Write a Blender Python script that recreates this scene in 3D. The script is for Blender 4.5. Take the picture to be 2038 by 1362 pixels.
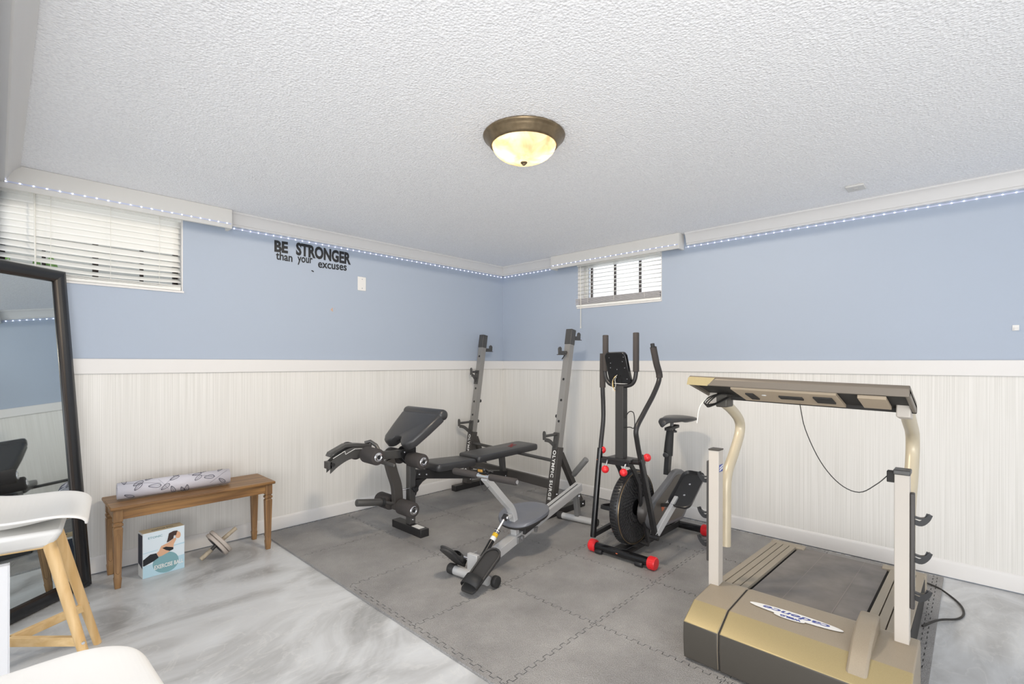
import bpy, bmesh, math, random
from mathutils import Vector, Matrix, Euler
random.seed(7)
PI = math.pi
for o in list(bpy.data.objects): bpy.data.objects.remove(o)
SC = bpy.context.scene
COL = SC.collection

# ------------------------------------------------------------------ camera
cam_d = bpy.data.cameras.new('camera'); cam = bpy.data.objects.new('camera', cam_d); COL.objects.link(cam)
cam_d.sensor_width = 36; cam_d.sensor_fit = 'HORIZONTAL'
cam_d.lens = 969.8 / 2038 * 36
cam_d.shift_y = 41.1 / 2038
cam_d.clip_start = 0.05
cam.location = (-3.79, -3.733, 1.24)
_yaw = 0.7590; _roll = 0.0017
_d = Vector((math.cos(_yaw), math.sin(_yaw), 0)); _r = Vector((math.sin(_yaw), -math.cos(_yaw), 0)); _u = Vector((0, 0, 1))
_r2 = _r*math.cos(_roll) + _u*math.sin(_roll); _u2 = -_r*math.sin(_roll) + _u*math.cos(_roll)
cam.rotation_euler = Matrix((_r2, _u2, -_d)).transposed().to_euler()
SC.camera = cam

# ------------------------------------------------------------------ world, lights, exposure
SC.view_settings.view_transform = 'Standard'
SC.view_settings.look = 'None'
SC.view_settings.gamma = 1.0
SC.view_settings.use_curve_mapping = False
SC.view_settings.exposure = 0.0
SC.cycles.use_denoising = True
SC.cycles.max_bounces = 10
SC.cycles.diffuse_bounces = 6
SC.cycles.sample_clamp_indirect = 6
W = bpy.data.worlds.new('daylight'); SC.world = W; W.use_nodes = True
W.node_tree.nodes['Background'].inputs[0].default_value = (0.93, 0.96, 1.0, 1)
W.node_tree.nodes['Background'].inputs[1].default_value = 1.6

def area_light(name, loc, target, size, sizey, power, color):
    d = bpy.data.lights.new(name, 'AREA'); d.shape = 'RECTANGLE'; d.size = size; d.size_y = sizey
    d.energy = power; d.color = color
    o = bpy.data.objects.new(name, d); COL.objects.link(o); o.location = loc
    o.rotation_euler = (Vector(target) - Vector(loc)).to_track_quat('-Z', 'Y').to_euler()
    return o
# added fill areas behind and left of the camera, to brighten the room
area_light('fill_light_back', (-6.1, -6.2, 1.2), (-1.6, -1.0, 1.35), 3.2, 2.0, 46, (1.0, 0.97, 0.94))
area_light('fill_light_left', (-6.9, -2.9, 1.2), (-1.0, -2.2, 1.3), 3.0, 1.9, 36, (0.92, 0.96, 1.0))
# added upward fill behind the camera, aimed at the ceiling
area_light('fill_light_up', (-4.4, -4.4, .45), (-1.6, -1.6, 2.27), 1.6, 1.6, 54, (1.0, 0.985, 0.96))

def point_light(name, loc, power, color, r):
    d = bpy.data.lights.new(name, 'POINT'); d.energy = power; d.color = color; d.shadow_soft_size = r
    o = bpy.data.objects.new(name, d); COL.objects.link(o); o.location = loc
    return o

# ------------------------------------------------------------------ helpers
def lin(c):
    return tuple(((x/255)/12.92 if x/255 <= 0.04045 else ((x/255+0.055)/1.055)**2.4) for x in c)
MATS = {}
def pm(name, rgb, rough=0.5, metal=0.0, bump=None, var=None, coat=0.0, emit=None, spec=None):
    m = bpy.data.materials.new(name); m.use_nodes = True
    nt = m.node_tree; b = nt.nodes['Principled BSDF']
    c = lin(rgb)
    b.inputs['Base Color'].default_value = (*c, 1)
    b.inputs['Roughness'].default_value = rough
    b.inputs['Metallic'].default_value = metal
    if spec is not None: b.inputs['Specular IOR Level'].default_value = spec
    if coat: b.inputs['Coat Weight'].default_value = coat; b.inputs['Coat Roughness'].default_value = 0.15
    if emit:
        b.inputs['Emission Color'].default_value = (*lin(emit[0]), 1); b.inputs['Emission Strength'].default_value = emit[1]
    if bump or var:
        g = nt.nodes.new('ShaderNodeNewGeometry')
    if bump:
        n = nt.nodes.new('ShaderNodeTexNoise'); n.inputs['Scale'].default_value = bump[0]; n.inputs['Detail'].default_value = 3
        nt.links.new(g.outputs['Position'], n.inputs['Vector'])
        bp = nt.nodes.new('ShaderNodeBump'); bp.inputs['Strength'].default_value = bump[1]; bp.inputs['Distance'].default_value = bump[2]
        nt.links.new(n.outputs['Fac'], bp.inputs['Height']); nt.links.new(bp.outputs['Normal'], b.inputs['Normal'])
    if var:
        n = nt.nodes.new('ShaderNodeTexNoise'); n.inputs['Scale'].default_value = var[0]; n.inputs['Detail'].default_value = 4
        nt.links.new(g.outputs['Position'], n.inputs['Vector'])
        r = nt.nodes.new('ShaderNodeValToRGB')
        a = var[1]
        r.color_ramp.elements[0].position = 0.3; r.color_ramp.elements[0].color = (*[x*(1-a) for x in c], 1)
        r.color_ramp.elements[1].position = 0.7; r.color_ramp.elements[1].color = (*[min(1, x*(1+a)) for x in c], 1)
        nt.links.new(n.outputs['Fac'], r.inputs['Fac']); nt.links.new(r.outputs['Color'], b.inputs['Base Color'])
    MATS[name] = m
    return m

class B:
    """collects shapes given in world coordinates into one mesh"""
    def __init__(s): s.bm = bmesh.new(); s.mi = 0
    def mat(s, i): s.mi = i; return s
    def _f(s, vs, smooth=None):
        try:
            f = s.bm.faces.new(vs); f.material_index = s.mi; return f
        except ValueError: return None
    def quad(s, a, b, c, d):
        v = [s.bm.verts.new(Vector(p)) for p in (a, b, c, d)]; s._f(v); return s
    def poly(s, pts):
        s._f([s.bm.verts.new(Vector(p)) for p in pts]); return s
    def hexa(s, P):
        v = [s.bm.verts.new(Vector(p)) for p in P]
        for q in ((0,3,2,1), (4,5,6,7), (0,1,5,4), (1,2,6,5), (2,3,7,6), (3,0,4,7)): s._f([v[i] for i in q])
        return s
    def box(s, a, b):
        x0, x1 = sorted((a[0], b[0])); y0, y1 = sorted((a[1], b[1])); z0, z1 = sorted((a[2], b[2]))
        return s.hexa([(x0,y0,z0),(x1,y0,z0),(x1,y1,z0),(x0,y1,z0),(x0,y0,z1),(x1,y0,z1),(x1,y1,z1),(x0,y1,z1)])
    def obox(s, c, ax, ay, az, hx, hy, hz):
        c = Vector(c); X = Vector(ax).normalized()*hx; Y = Vector(ay).normalized()*hy; Z = Vector(az).normalized()*hz
        return s.hexa([c-X-Y-Z, c+X-Y-Z, c+X+Y-Z, c-X+Y-Z, c-X-Y+Z, c+X-Y+Z, c+X+Y+Z, c-X+Y+Z])
    def beam(s, p, q, w, h, side=(0,1,0)):
        """rectangular bar p->q; w along side, h along the other normal"""
        p = Vector(p); q = Vector(q); d = (q-p); L = d.length; d.normalize()
        sd = Vector(side); sd = (sd - d*sd.dot(d)).normalized(); n = d.cross(sd)
        return s.obox((p+q)/2, d, sd, n, L/2, w/2, h/2)
    def ring_sweep(s, pts, sect, closed=False, caps=True, up=None):
        """sweep list of 2D section points (or function i->list) along pts"""
        P = [Vector(p) for p in pts]; n = len(P)
        T = []
        for i in range(n):
            a = P[i-1] if (i > 0 or closed) else P[i]; b = P[(i+1) % n] if (i < n-1 or closed) else P[i]
            t = (b-a)
            if i > 0 and i < n-1:
                t = (P[i]-P[i-1]).normalized() + (P[i+1]-P[i]).normalized()
            T.append(t.normalized())
        u = Vector(up) if up else (Vector((0,0,1)) if abs(T[0].z) < 0.9 else Vector((0,1,0)))
        rings = []
        N = (u - T[0]*u.dot(T[0])).normalized()
        for i in range(n):
            if up: N = (Vector(up) - T[i]*Vector(up).dot(T[i])).normalized()
            else: N = (N - T[i]*N.dot(T[i])).normalized()
            Bn = T[i].cross(N)
            S = sect(i) if callable(sect) else sect
            k = 1.0
            if 0 < i < n-1 and not callable(sect):
                c = (P[i]-P[i-1]).normalized().dot(T[i]); k = 1.0/max(c, 0.6)
            rings.append([s.bm.verts.new(P[i] + Bn*x + N*y) for x, y in S])
        m = len(rings[0])
        for i in range(n if closed else n-1):
            a = rings[i]; b = rings[(i+1) % n]
            for j in range(m): s._f([a[j], a[(j+1) % m], b[(j+1) % m], b[j]])
        if caps and not closed:
            s._f(rings[0][::-1]); s._f(rings[-1])
        return s
    def tube(s, pts, r, seg=12, closed=False, caps=True):
        if isinstance(r, (list, tuple)):
            f = lambda i: [(r[i]*math.cos(2*PI*j/seg), r[i]*math.sin(2*PI*j/seg)) for j in range(seg)]
        else:
            f = [(r*math.cos(2*PI*j/seg), r*math.sin(2*PI*j/seg)) for j in range(seg)]
            ff = f; f = lambda i: ff
        return s.ring_sweep(pts, f, closed, caps)
    def flat(s, pts, w, h, up=(0,1,0)):
        """rectangular bar along a path; h measured along up, w across"""
        S = [(-w/2,-h/2),(w/2,-h/2),(w/2,h/2),(-w/2,h/2)]
        return s.ring_sweep(pts, lambda i: S, False, True, up)
    def lathe(s, prof, c, axis=(0,0,1), seg=32):
        c = Vector(c); A = Vector(axis).normalized(); X = A.orthogonal().normalized(); Y = A.cross(X)
        rings = []
        for r, z in prof:
            if r < 1e-6: rings.append([s.bm.verts.new(c + A*z)])
            else: rings.append([s.bm.verts.new(c + A*z + X*(r*math.cos(2*PI*j/seg)) + Y*(r*math.sin(2*PI*j/seg))) for j in range(seg)])
        for a, b in zip(rings, rings[1:]):
            for j in range(seg):
                k = (j+1) % seg
                if len(a) == 1 and len(b) == 1: continue
                if len(a) == 1: s._f([a[0], b[k], b[j]])
                elif len(b) == 1: s._f([a[j], a[k], b[0]])
                else: s._f([a[j], a[k], b[k], b[j]])
        return s
    def cyl(s, p, q, r, seg=16):
        p = Vector(p); q = Vector(q); L = (q-p).length
        return s.lathe([(0,0),(r,0),(r,L),(0,L)], p, q-p, seg)
    def rcyl(s, p, q, r, e=0.006, seg=20):
        p = Vector(p); q = Vector(q); L = (q-p).length
        return s.lathe([(0,0),(r-e,0),(r-e*.3,e*.3),(r,e),(r,L-e),(r-e*.3,L-e*.3),(r-e,L),(0,L)], p, q-p, seg)
    def sphere(s, c, r, seg=12, sc=(1,1,1)):
        prof = []; n = max(4, seg//2)
        c = Vector(c); rings = []
        for i in range(n+1):
            a = -PI/2 + PI*i/n; rr = r*math.cos(a); z = r*math.sin(a)
            if i in (0, n): rings.append([s.bm.verts.new(c + Vector((0,0,z*sc[2])))])
            else: rings.append([s.bm.verts.new(c + Vector((rr*math.cos(2*PI*j/seg)*sc[0], rr*math.sin(2*PI*j/seg)*sc[1], z*sc[2]))) for j in range(seg)])
        for a, b in zip(rings, rings[1:]):
            for j in range(seg):
                k = (j+1) % seg
                if len(a) == 1: s._f([a[0], b[k], b[j]])
                elif len(b) == 1: s._f([a[j], a[k], b[0]])
                else: s._f([a[j], a[k], b[k], b[j]])
        return s
    def prism(s, pts, o, u, v, n, t):
        """2D polygon pts in frame (o,u,v), extruded by t along n"""
        o = Vector(o); u = Vector(u); v = Vector(v); n = Vector(n).normalized()*t
        a = [s.bm.verts.new(o + u*x + v*y) for x, y in pts]; b = [s.bm.verts.new(o + u*x + v*y + n) for x, y in pts]
        s._f(a[::-1]); s._f(b)
        for i in range(len(a)):
            j = (i+1) % len(a); s._f([a[i], a[j], b[j], b[i]])
        return s
    def grid(s, fn, nu, nv, thick=0.0, nfn=None):
        V = [[s.bm.verts.new(Vector(fn(i/nu, j/nv))) for j in range(nv+1)] for i in range(nu+1)]
        for i in range(nu):
            for j in range(nv): s._f([V[i][j], V[i+1][j], V[i+1][j+1], V[i][j+1]])
        return s
    def text(s, txt, size, o, u, v, ext=0.0006, bold=0.0, xs=1.0, align='LEFT', spacing=1.0, shear=0.0):
        c = bpy.data.curves.new('lettering', 'FONT'); c.body = txt; c.size = size; c.offset = bold; c.align_x = align
        c.extrude = ext; c.resolution_u = 3; c.space_character = spacing; c.shear = shear
        ob = bpy.data.objects.new('lettering', c); COL.objects.link(ob)
        dg = bpy.context.evaluated_depsgraph_get(); me = bpy.data.meshes.new_from_object(ob.evaluated_get(dg))
        bpy.data.objects.remove(ob); bpy.data.curves.remove(c)
        U = Vector(u).normalized(); Vv = Vector(v).normalized(); N = U.cross(Vv); O = Vector(o)
        vs = [s.bm.verts.new(O + U*(p.co.x*xs) + Vv*p.co.y + N*p.co.z) for p in me.vertices]
        for f in me.polygons: s._f([vs[i] for i in f.vertices])
        bpy.data.meshes.remove(me)
        return s
    def build(s, name, mats, parent=None, bevel=0.0, smooth=35, base=None, subsurf=0, solid=0.0):
        me = bpy.data.meshes.new(name)
        root = parent
        while root is not None and root.parent is not None: root = root.parent
        if root is not None:
            bpy.context.view_layer.update() if False else None
            inv = (Matrix.LocRotScale(root.location, root.rotation_euler, root.scale)).inverted()
            s.bm.transform(inv)
        elif base is not None:
            s.bm.transform(Matrix.Translation(-Vector(base)))
        bmesh.ops.recalc_face_normals(s.bm, faces=s.bm.faces[:])
        s.bm.to_mesh(me); s.bm.free()
        if not isinstance(mats, (list, tuple)): mats = [mats]
        for m in mats: me.materials.append(MATS[m] if isinstance(m, str) else m)
        if smooth:
            for p in me.polygons: p.use_smooth = True
            me.set_sharp_from_angle(angle=math.radians(smooth))
        o = bpy.data.objects.new(name, me); COL.objects.link(o)
        if parent is not None: o.parent = parent
        elif base is not None: o.location = base
        if solid:
            md = o.modifiers.new('solidify', 'SOLIDIFY'); md.thickness = solid; md.offset = 0
        if bevel:
            md = o.modifiers.new('bevel', 'BEVEL'); md.width = bevel; md.segments = 2; md.limit_method = 'ANGLE'; md.angle_limit = math.radians(40)
            md.harden_normals = False
        if subsurf:
            md = o.modifiers.new('subsurf', 'SUBSURF'); md.levels = subsurf; md.render_levels = subsurf
        return o

def thing(name, label, cat, loc=(0,0,0), rotz=0, group=None):
    o = bpy.data.objects.new(name, None); COL.objects.link(o); o.empty_display_size = 0.05
    o.location = loc; o.rotation_euler = (0,0,rotz); o['label'] = label; o['category'] = cat
    if group: o['group'] = group
    return o
def tag(o, label, cat, group=None, kind=None):
    o['label'] = label; o['category'] = cat
    if group: o['group'] = group
    if kind: o['kind'] = kind
    return o
def structure(o): o['kind'] = 'structure'; return o
def copy_tree(o, parent=None):
    kids = [c for c in bpy.data.objects if c.parent == o]
    c = o.copy(); COL.objects.link(c); c.parent = parent
    for ch in kids: copy_tree(ch, c)
    return c
def arc(c, r, a0, a1, n, u=(1,0,0), v=(0,0,1)):
    c = Vector(c); u = Vector(u); v = Vector(v)
    return [c + u*(r*math.cos(math.radians(a0+(a1-a0)*i/n))) + v*(r*math.sin(math.radians(a0+(a1-a0)*i/n))) for i in range(n+1)]
def spline(pts, n=6):
    P = [Vector(p) for p in pts]; P = [P[0]*2-P[1]] + P + [P[-1]*2-P[-2]]; out = []
    for i in range(1, len(P)-2):
        for k in range(n):
            t = k/n; a, b, c, d = P[i-1], P[i], P[i+1], P[i+2]
            out.append(0.5*((2*b) + (c-a)*t + (2*a-5*b+4*c-d)*t*t + (-a+3*b-3*c+d)*t**3))
    out.append(P[-2]); return out

# ------------------------------------------------------------------ materials
pm('trim_white', (220, 218, 216), 0.45, bump=(60, 0.05, 0.002))
pm('valance_white', (222, 219, 213), 0.5, bump=(40, 0.08, 0.002))
pm('concrete_block', (150, 150, 146), 0.9, var=(12, 0.2))
pm('black_powder', (46, 45, 46), 0.38, 0.25, var=(30, 0.06))
pm('gunmetal', (84, 83, 82), 0.42, 0.4, var=(18, 0.08))
pm('brace_metal', (74, 71, 69), 0.42, 0.3)
pm('silver_paint', (196, 196, 196), 0.36, 0.25, bump=(300, 0.04, 0.0005))
pm('grey_tube', (132, 132, 132), 0.38, 0.3)
pm('upright_silver', (146, 144, 141), 0.38, 0.35)
pm('cover_grey', (96, 97, 100), 0.35)
pm('cover_brown', (92, 86, 79), 0.45)
pm('chrome', (225, 225, 228), 0.12, 1.0)
pm('vinyl_black', (52, 52, 54), 0.36, bump=(600, 0.12, 0.0006), spec=0.6)
pm('vinyl_seat', (104, 106, 113), 0.34, bump=(600, 0.12, 0.0006), spec=0.6)
pm('foam_black', (60, 56, 55), 0.85, bump=(500, 0.3, 0.001))
pm('rubber_black', (34, 34, 35), 0.6)
pm('plastic_black', (36, 36, 38), 0.35)
pm('plastic_matte', (48, 47, 47), 0.6)
pm('gloss_black', (22, 22, 24), 0.18)
pm('red_plastic', (224, 44, 50), 0.35)
pm('red_print', (150, 34, 38), 0.5)
pm('white_print', (232, 232, 230), 0.5)
pm('blue_print', (62, 76, 150), 0.5)
pm('letter_black', (24, 27, 32), 0.55)
pm('tm_cover', (158, 146, 128), 0.42, 0.25, bump=(700, 0.15, 0.0006), var=(500, 0.08))
pm('tm_console', (112, 104, 94), 0.42, 0.2, bump=(700, 0.15, 0.0006))
pm('tm_tray', (176, 160, 138), 0.6, 0.1, bump=(300, .1, .001))
pm('tm_warm_sheen', (172, 156, 116), 0.42, 0.35, bump=(700, 0.12, 0.0006), var=(500, 0.06))  # taupe cover with the warm lamp reflection put into its colour
pm('tm_dark', (74, 70, 64), 0.5, 0.1, bump=(700, 0.12, 0.0006))
pm('tm_post', (190, 183, 174), 0.5, 0.0, bump=(500, 0.06, 0.0005))
pm('tm_rail', (156, 146, 130), 0.6)
pm('tm_belt', (124, 119, 115), 0.75, bump=(400, 0.3, 0.001), var=(9, 0.16))
pm('belt_line', (140, 133, 128), 0.8)
pm('tm_tube', (190, 179, 156), 0.35, 0.1)
pm('tm_black', (40, 38, 36), 0.7)  # near-black of the deck, console underside and gaps between covers
pm('led_body', (205, 210, 232), 0.5)
pm('led_light', (235, 240, 255), 0.5, emit=((222, 230, 255), 11.0))
pm('bronze', (128, 112, 88), 0.32, 0.75, var=(40, 0.15))
pm('mirror_frame', (28, 30, 34), 0.3, 0.0, coat=0.4)
pm('mirror_lip', (44, 36, 31), 0.35, 0.1)
pm('mirror_glass', (228, 236, 238), 0.02, 1.0)
pm('shell_white', (238, 237, 234), 0.32, spec=0.6, bump=(90, 0.03, 0.001))
pm('cabinet_white', (206, 207, 210), 0.45)
pm('stone_brown', (110, 80, 52), 0.5)
pm('grey_foam', (180, 170, 162), 0.7, bump=(300, 0.1, 0.001))
pm('handle_wood', (170, 158, 138), 0.6, var=(60, 0.15))
pm('navy_plastic', (28, 34, 56), 0.4)
pm('box_blue', (178, 208, 222), 0.45)
pm('box_sky', (214, 226, 234), 0.45)
pm('box_white', (236, 236, 234), 0.45)
pm('box_cream', (222, 208, 176), 0.5)
pm('box_navy', (40, 48, 66), 0.5)
pm('ball_teal', (122, 164, 172), 0.4)
pm('skin_print', (214, 168, 136), 0.5)
pm('hair_print', (58, 40, 36), 0.5)
pm('mat_lilac', (202, 200, 208), 0.75, bump=(400, 0.1, 0.0008))
pm('mat_line', (58, 60, 78), 0.8)
pm('leaf_green', (112, 158, 62), 0.5, var=(14, 0.3))
pm('window_vinyl', (222, 222, 218), 0.45)
pm('bar_dark', (52, 42, 38), 0.6)
pm('slat_white', (236, 236, 232), 0.4)
pm('cord_white', (226, 224, 216), 0.6)
pm('blind_shadow', (208, 206, 208), 0.5)
pm('sensor_white', (212, 210, 206), 0.5)
pm('plate_ivory', (224, 223, 221), 0.4)
pm('yellow_label', (226, 182, 40), 0.5)
pm('gold_highlight', (206, 160, 84), 0.2, 0.6)  # colour of the painted highlight on the rep counter
pm('cable_black', (40, 38, 36), 0.55)
pm('orange_print', (214, 110, 66), 0.5)
pm('siding', (188, 186, 178), 0.85, var=(8, 0.12))

def nodes(m):
    nt = m.node_tree; return nt, nt.nodes['Principled BSDF'], nt.nodes.new, nt.links.new
# blue wall paint
m = pm('wall_blue', (166, 177, 193), 0.62); nt, bs, N, L = nodes(m)
g = N('ShaderNodeNewGeometry'); n = N('ShaderNodeTexNoise'); n.inputs['Scale'].default_value = 45; n.inputs['Detail'].default_value = 4
L(g.outputs['Position'], n.inputs['Vector']); bp = N('ShaderNodeBump'); bp.inputs['Strength'].default_value = .12; bp.inputs['Distance'].default_value = .003
L(n.outputs['Fac'], bp.inputs['Height']); L(bp.outputs['Normal'], bs.inputs['Normal'])
# one orange scuff below the lettering
dist = N('ShaderNodeVectorMath'); dist.operation = 'DISTANCE'; dist.inputs[1].default_value = (-1.95, 0, 1.663); L(g.outputs['Position'], dist.inputs[0])
n2 = N('ShaderNodeTexNoise'); n2.inputs['Scale'].default_value = 90; L(g.outputs['Position'], n2.inputs['Vector'])
ma = N('ShaderNodeMath'); ma.operation = 'MULTIPLY_ADD'; ma.inputs[1].default_value = .07; L(n2.outputs['Fac'], ma.inputs[0]); L(dist.outputs['Value'], ma.inputs[2])
lt = N('ShaderNodeMath'); lt.operation = 'LESS_THAN'; lt.inputs[1].default_value = .044; L(ma.outputs[0], lt.inputs[0])
mx = N('ShaderNodeMixRGB'); mx.inputs[1].default_value = (*lin((166, 177, 193)), 1); mx.inputs[2].default_value = (*lin((198, 160, 134)), 1)
L(lt.outputs[0], mx.inputs[0]); L(mx.outputs[0], bs.inputs['Base Color'])
# striped wainscot panel
m = pm('wainscot', (228, 224, 214), 0.55); nt, bs, N, L = nodes(m)
g = N('ShaderNodeNewGeometry'); sp = N('ShaderNodeSeparateXYZ'); L(g.outputs['Position'], sp.inputs[0])
ad = N('ShaderNodeMath'); ad.operation = 'ADD'; L(sp.outputs[0], ad.inputs[0]); L(sp.outputs[1], ad.inputs[1])
mz = N('ShaderNodeMath'); mz.operation = 'MULTIPLY'; mz.inputs[1].default_value = .006; L(sp.outputs[2], mz.inputs[0])
cb = N('ShaderNodeCombineXYZ'); L(ad.outputs[0], cb.inputs[0]); L(mz.outputs[0], cb.inputs[2])
n = N('ShaderNodeTexNoise'); n.inputs['Scale'].default_value = 210; n.inputs['Detail'].default_value = 3; L(cb.outputs[0], n.inputs['Vector'])
r = N('ShaderNodeValToRGB'); r.color_ramp.elements[0].position = .35; r.color_ramp.elements[0].color = (*lin((212, 210, 205)), 1)
r.color_ramp.elements[1].position = .62; r.color_ramp.elements[1].color = (*lin((226, 224, 220)), 1)
L(n.outputs['Fac'], r.inputs['Fac']); L(r.outputs[0], bs.inputs['Base Color'])
bp = N('ShaderNodeBump'); bp.inputs['Strength'].default_value = .15; bp.inputs['Distance'].default_value = .001; L(n.outputs['Fac'], bp.inputs['Height']); L(bp.outputs['Normal'], bs.inputs['Normal'])
# textured ceiling
m = pm('ceiling_texture', (240, 240, 242), 0.8); nt, bs, N, L = nodes(m)
g = N('ShaderNodeNewGeometry'); n = N('ShaderNodeTexNoise'); n.inputs['Scale'].default_value = 75; n.inputs['Detail'].default_value = 5; n.inputs['Roughness'].default_value = .6
L(g.outputs['Position'], n.inputs['Vector']); v = N('ShaderNodeTexVoronoi'); v.inputs['Scale'].default_value = 110; L(g.outputs['Position'], v.inputs['Vector'])
n4 = N('ShaderNodeTexNoise'); n4.inputs['Scale'].default_value = 120; n4.inputs['Detail'].default_value = 3; L(g.outputs['Position'], n4.inputs['Vector'])
r4 = N('ShaderNodeValToRGB'); r4.color_ramp.elements[0].position = .36; r4.color_ramp.elements[0].color = (*lin((240, 240, 242)), 1); r4.color_ramp.elements[1].position = .62; r4.color_ramp.elements[1].color = (*lin((252, 252, 253)), 1); L(n4.outputs['Fac'], r4.inputs['Fac']); L(r4.outputs[0], bs.inputs['Base Color'])
ad = N('ShaderNodeMath'); ad.operation = 'ADD'; L(n.outputs['Fac'], ad.inputs[0]); L(v.outputs['Distance'], ad.inputs[1])
bp = N('ShaderNodeBump'); bp.inputs['Strength'].default_value = .55; bp.inputs['Distance'].default_value = .006; L(ad.outputs[0], bp.inputs['Height']); L(bp.outputs['Normal'], bs.inputs['Normal'])
# marbled epoxy floor
m = pm('epoxy_floor', (190, 190, 188), 0.3, spec=0.5); nt, bs, N, L = nodes(m)
g = N('ShaderNodeNewGeometry'); mp = N('ShaderNodeMapping'); mp.inputs['Rotation'].default_value = (0, 0, -.75); mp.inputs['Scale'].default_value = (.8, 1.35, 1); L(g.outputs['Position'], mp.inputs[0])
n = N('ShaderNodeTexNoise'); n.inputs['Scale'].default_value = 1.6; n.inputs['Detail'].default_value = 9; n.inputs['Roughness'].default_value = .56; n.inputs['Distortion'].default_value = 1.6; L(mp.outputs[0], n.inputs['Vector'])
r = N('ShaderNodeValToRGB'); e = r.color_ramp.elements
e[0].position = .30; e[0].color = (*lin((144, 144, 144)), 1); e[1].position = .72; e[1].color = (*lin((213, 216, 219)), 1)
e2 = e.new(.43); e2.color = (*lin((176, 177, 178)), 1); e3 = e.new(.55); e3.color = (*lin((199, 201, 203)), 1)
L(n.outputs['Fac'], r.inputs['Fac'])
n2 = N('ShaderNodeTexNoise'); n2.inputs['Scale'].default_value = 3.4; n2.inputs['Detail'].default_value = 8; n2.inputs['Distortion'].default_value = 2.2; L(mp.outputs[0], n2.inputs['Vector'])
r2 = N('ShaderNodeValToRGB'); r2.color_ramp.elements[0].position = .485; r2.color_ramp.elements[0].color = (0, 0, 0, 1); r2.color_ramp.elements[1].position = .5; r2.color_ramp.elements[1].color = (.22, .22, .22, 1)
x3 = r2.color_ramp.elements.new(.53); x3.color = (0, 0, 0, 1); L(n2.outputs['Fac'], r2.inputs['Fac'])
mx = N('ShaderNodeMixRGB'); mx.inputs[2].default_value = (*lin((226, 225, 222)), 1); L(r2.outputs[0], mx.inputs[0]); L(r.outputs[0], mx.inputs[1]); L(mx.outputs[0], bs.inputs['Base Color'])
# foam tile
m = pm('foam_tile', (98, 94, 93), 0.62, spec=0.45); nt, bs, N, L = nodes(m)
g = N('ShaderNodeNewGeometry'); n = N('ShaderNodeTexNoise'); n.inputs['Scale'].default_value = 2.6; n.inputs['Detail'].default_value = 7; n.inputs['Roughness'].default_value = .7; L(g.outputs['Position'], n.inputs['Vector'])
r = N('ShaderNodeValToRGB'); e = r.color_ramp.elements; e[0].position = .3; e[0].color = (*lin((146, 144, 143)), 1); e[1].position = .75; e[1].color = (*lin((184, 182, 180)), 1)
L(n.outputs['Fac'], r.inputs['Fac'])
n3 = N('ShaderNodeTexNoise'); n3.inputs['Scale'].default_value = 16; n3.inputs['Detail'].default_value = 10; n3.inputs['Roughness'].default_value = .8; L(g.outputs['Position'], n3.inputs['Vector'])
r3 = N('ShaderNodeValToRGB'); r3.color_ramp.elements[0].position = .62; r3.color_ramp.elements[0].color = (0,0,0,1); r3.color_ramp.elements[1].position = .78; r3.color_ramp.elements[1].color = (.8,.8,.8,1); L(n3.outputs['Fac'], r3.inputs['Fac'])
mx = N('ShaderNodeMixRGB'); mx.inputs[2].default_value = (*lin((236, 232, 226)), 1); L(r3.outputs[0], mx.inputs[0]); L(r.outputs[0], mx.inputs[1]); L(mx.outputs[0], bs.inputs['Base Color'])
n5 = N('ShaderNodeTexNoise'); n5.inputs['Scale'].default_value = 330; n5.inputs['Detail'].default_value = 2; L(g.outputs['Position'], n5.inputs['Vector'])
r5 = N('ShaderNodeValToRGB'); r5.color_ramp.elements[0].position = .38; r5.color_ramp.elements[0].color = (.55,.55,.55,1); r5.color_ramp.elements[1].position = .64; r5.color_ramp.elements[1].color = (1,1,1,1); L(n5.outputs['Fac'], r5.inputs['Fac'])
m5 = N('ShaderNodeMixRGB'); m5.blend_type = 'MULTIPLY'; m5.inputs[0].default_value = 1; L(mx.outputs[0], m5.inputs[1]); L(r5.outputs[0], m5.inputs[2]); L(m5.outputs[0], bs.inputs['Base Color'])
v = N('ShaderNodeTexVoronoi'); v.inputs['Scale'].default_value = 160; L(g.outputs['Position'], v.inputs['Vector'])
v2 = N('ShaderNodeTexNoise'); v2.inputs['Scale'].default_value = 22; v2.inputs['Detail'].default_value = 6; L(g.outputs['Position'], v2.inputs['Vector'])
ad = N('ShaderNodeMath'); ad.operation = 'MULTIPLY_ADD'; ad.inputs[1].default_value = 1.6; L(v2.outputs['Fac'], ad.inputs[0]); L(v.outputs['Distance'], ad.inputs[2])
bp = N('ShaderNodeBump'); bp.inputs['Strength'].default_value = .5; bp.inputs['Distance'].default_value = .003; L(ad.outputs[0], bp.inputs['Height']); L(bp.outputs['Normal'], bs.inputs['Normal'])
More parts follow.
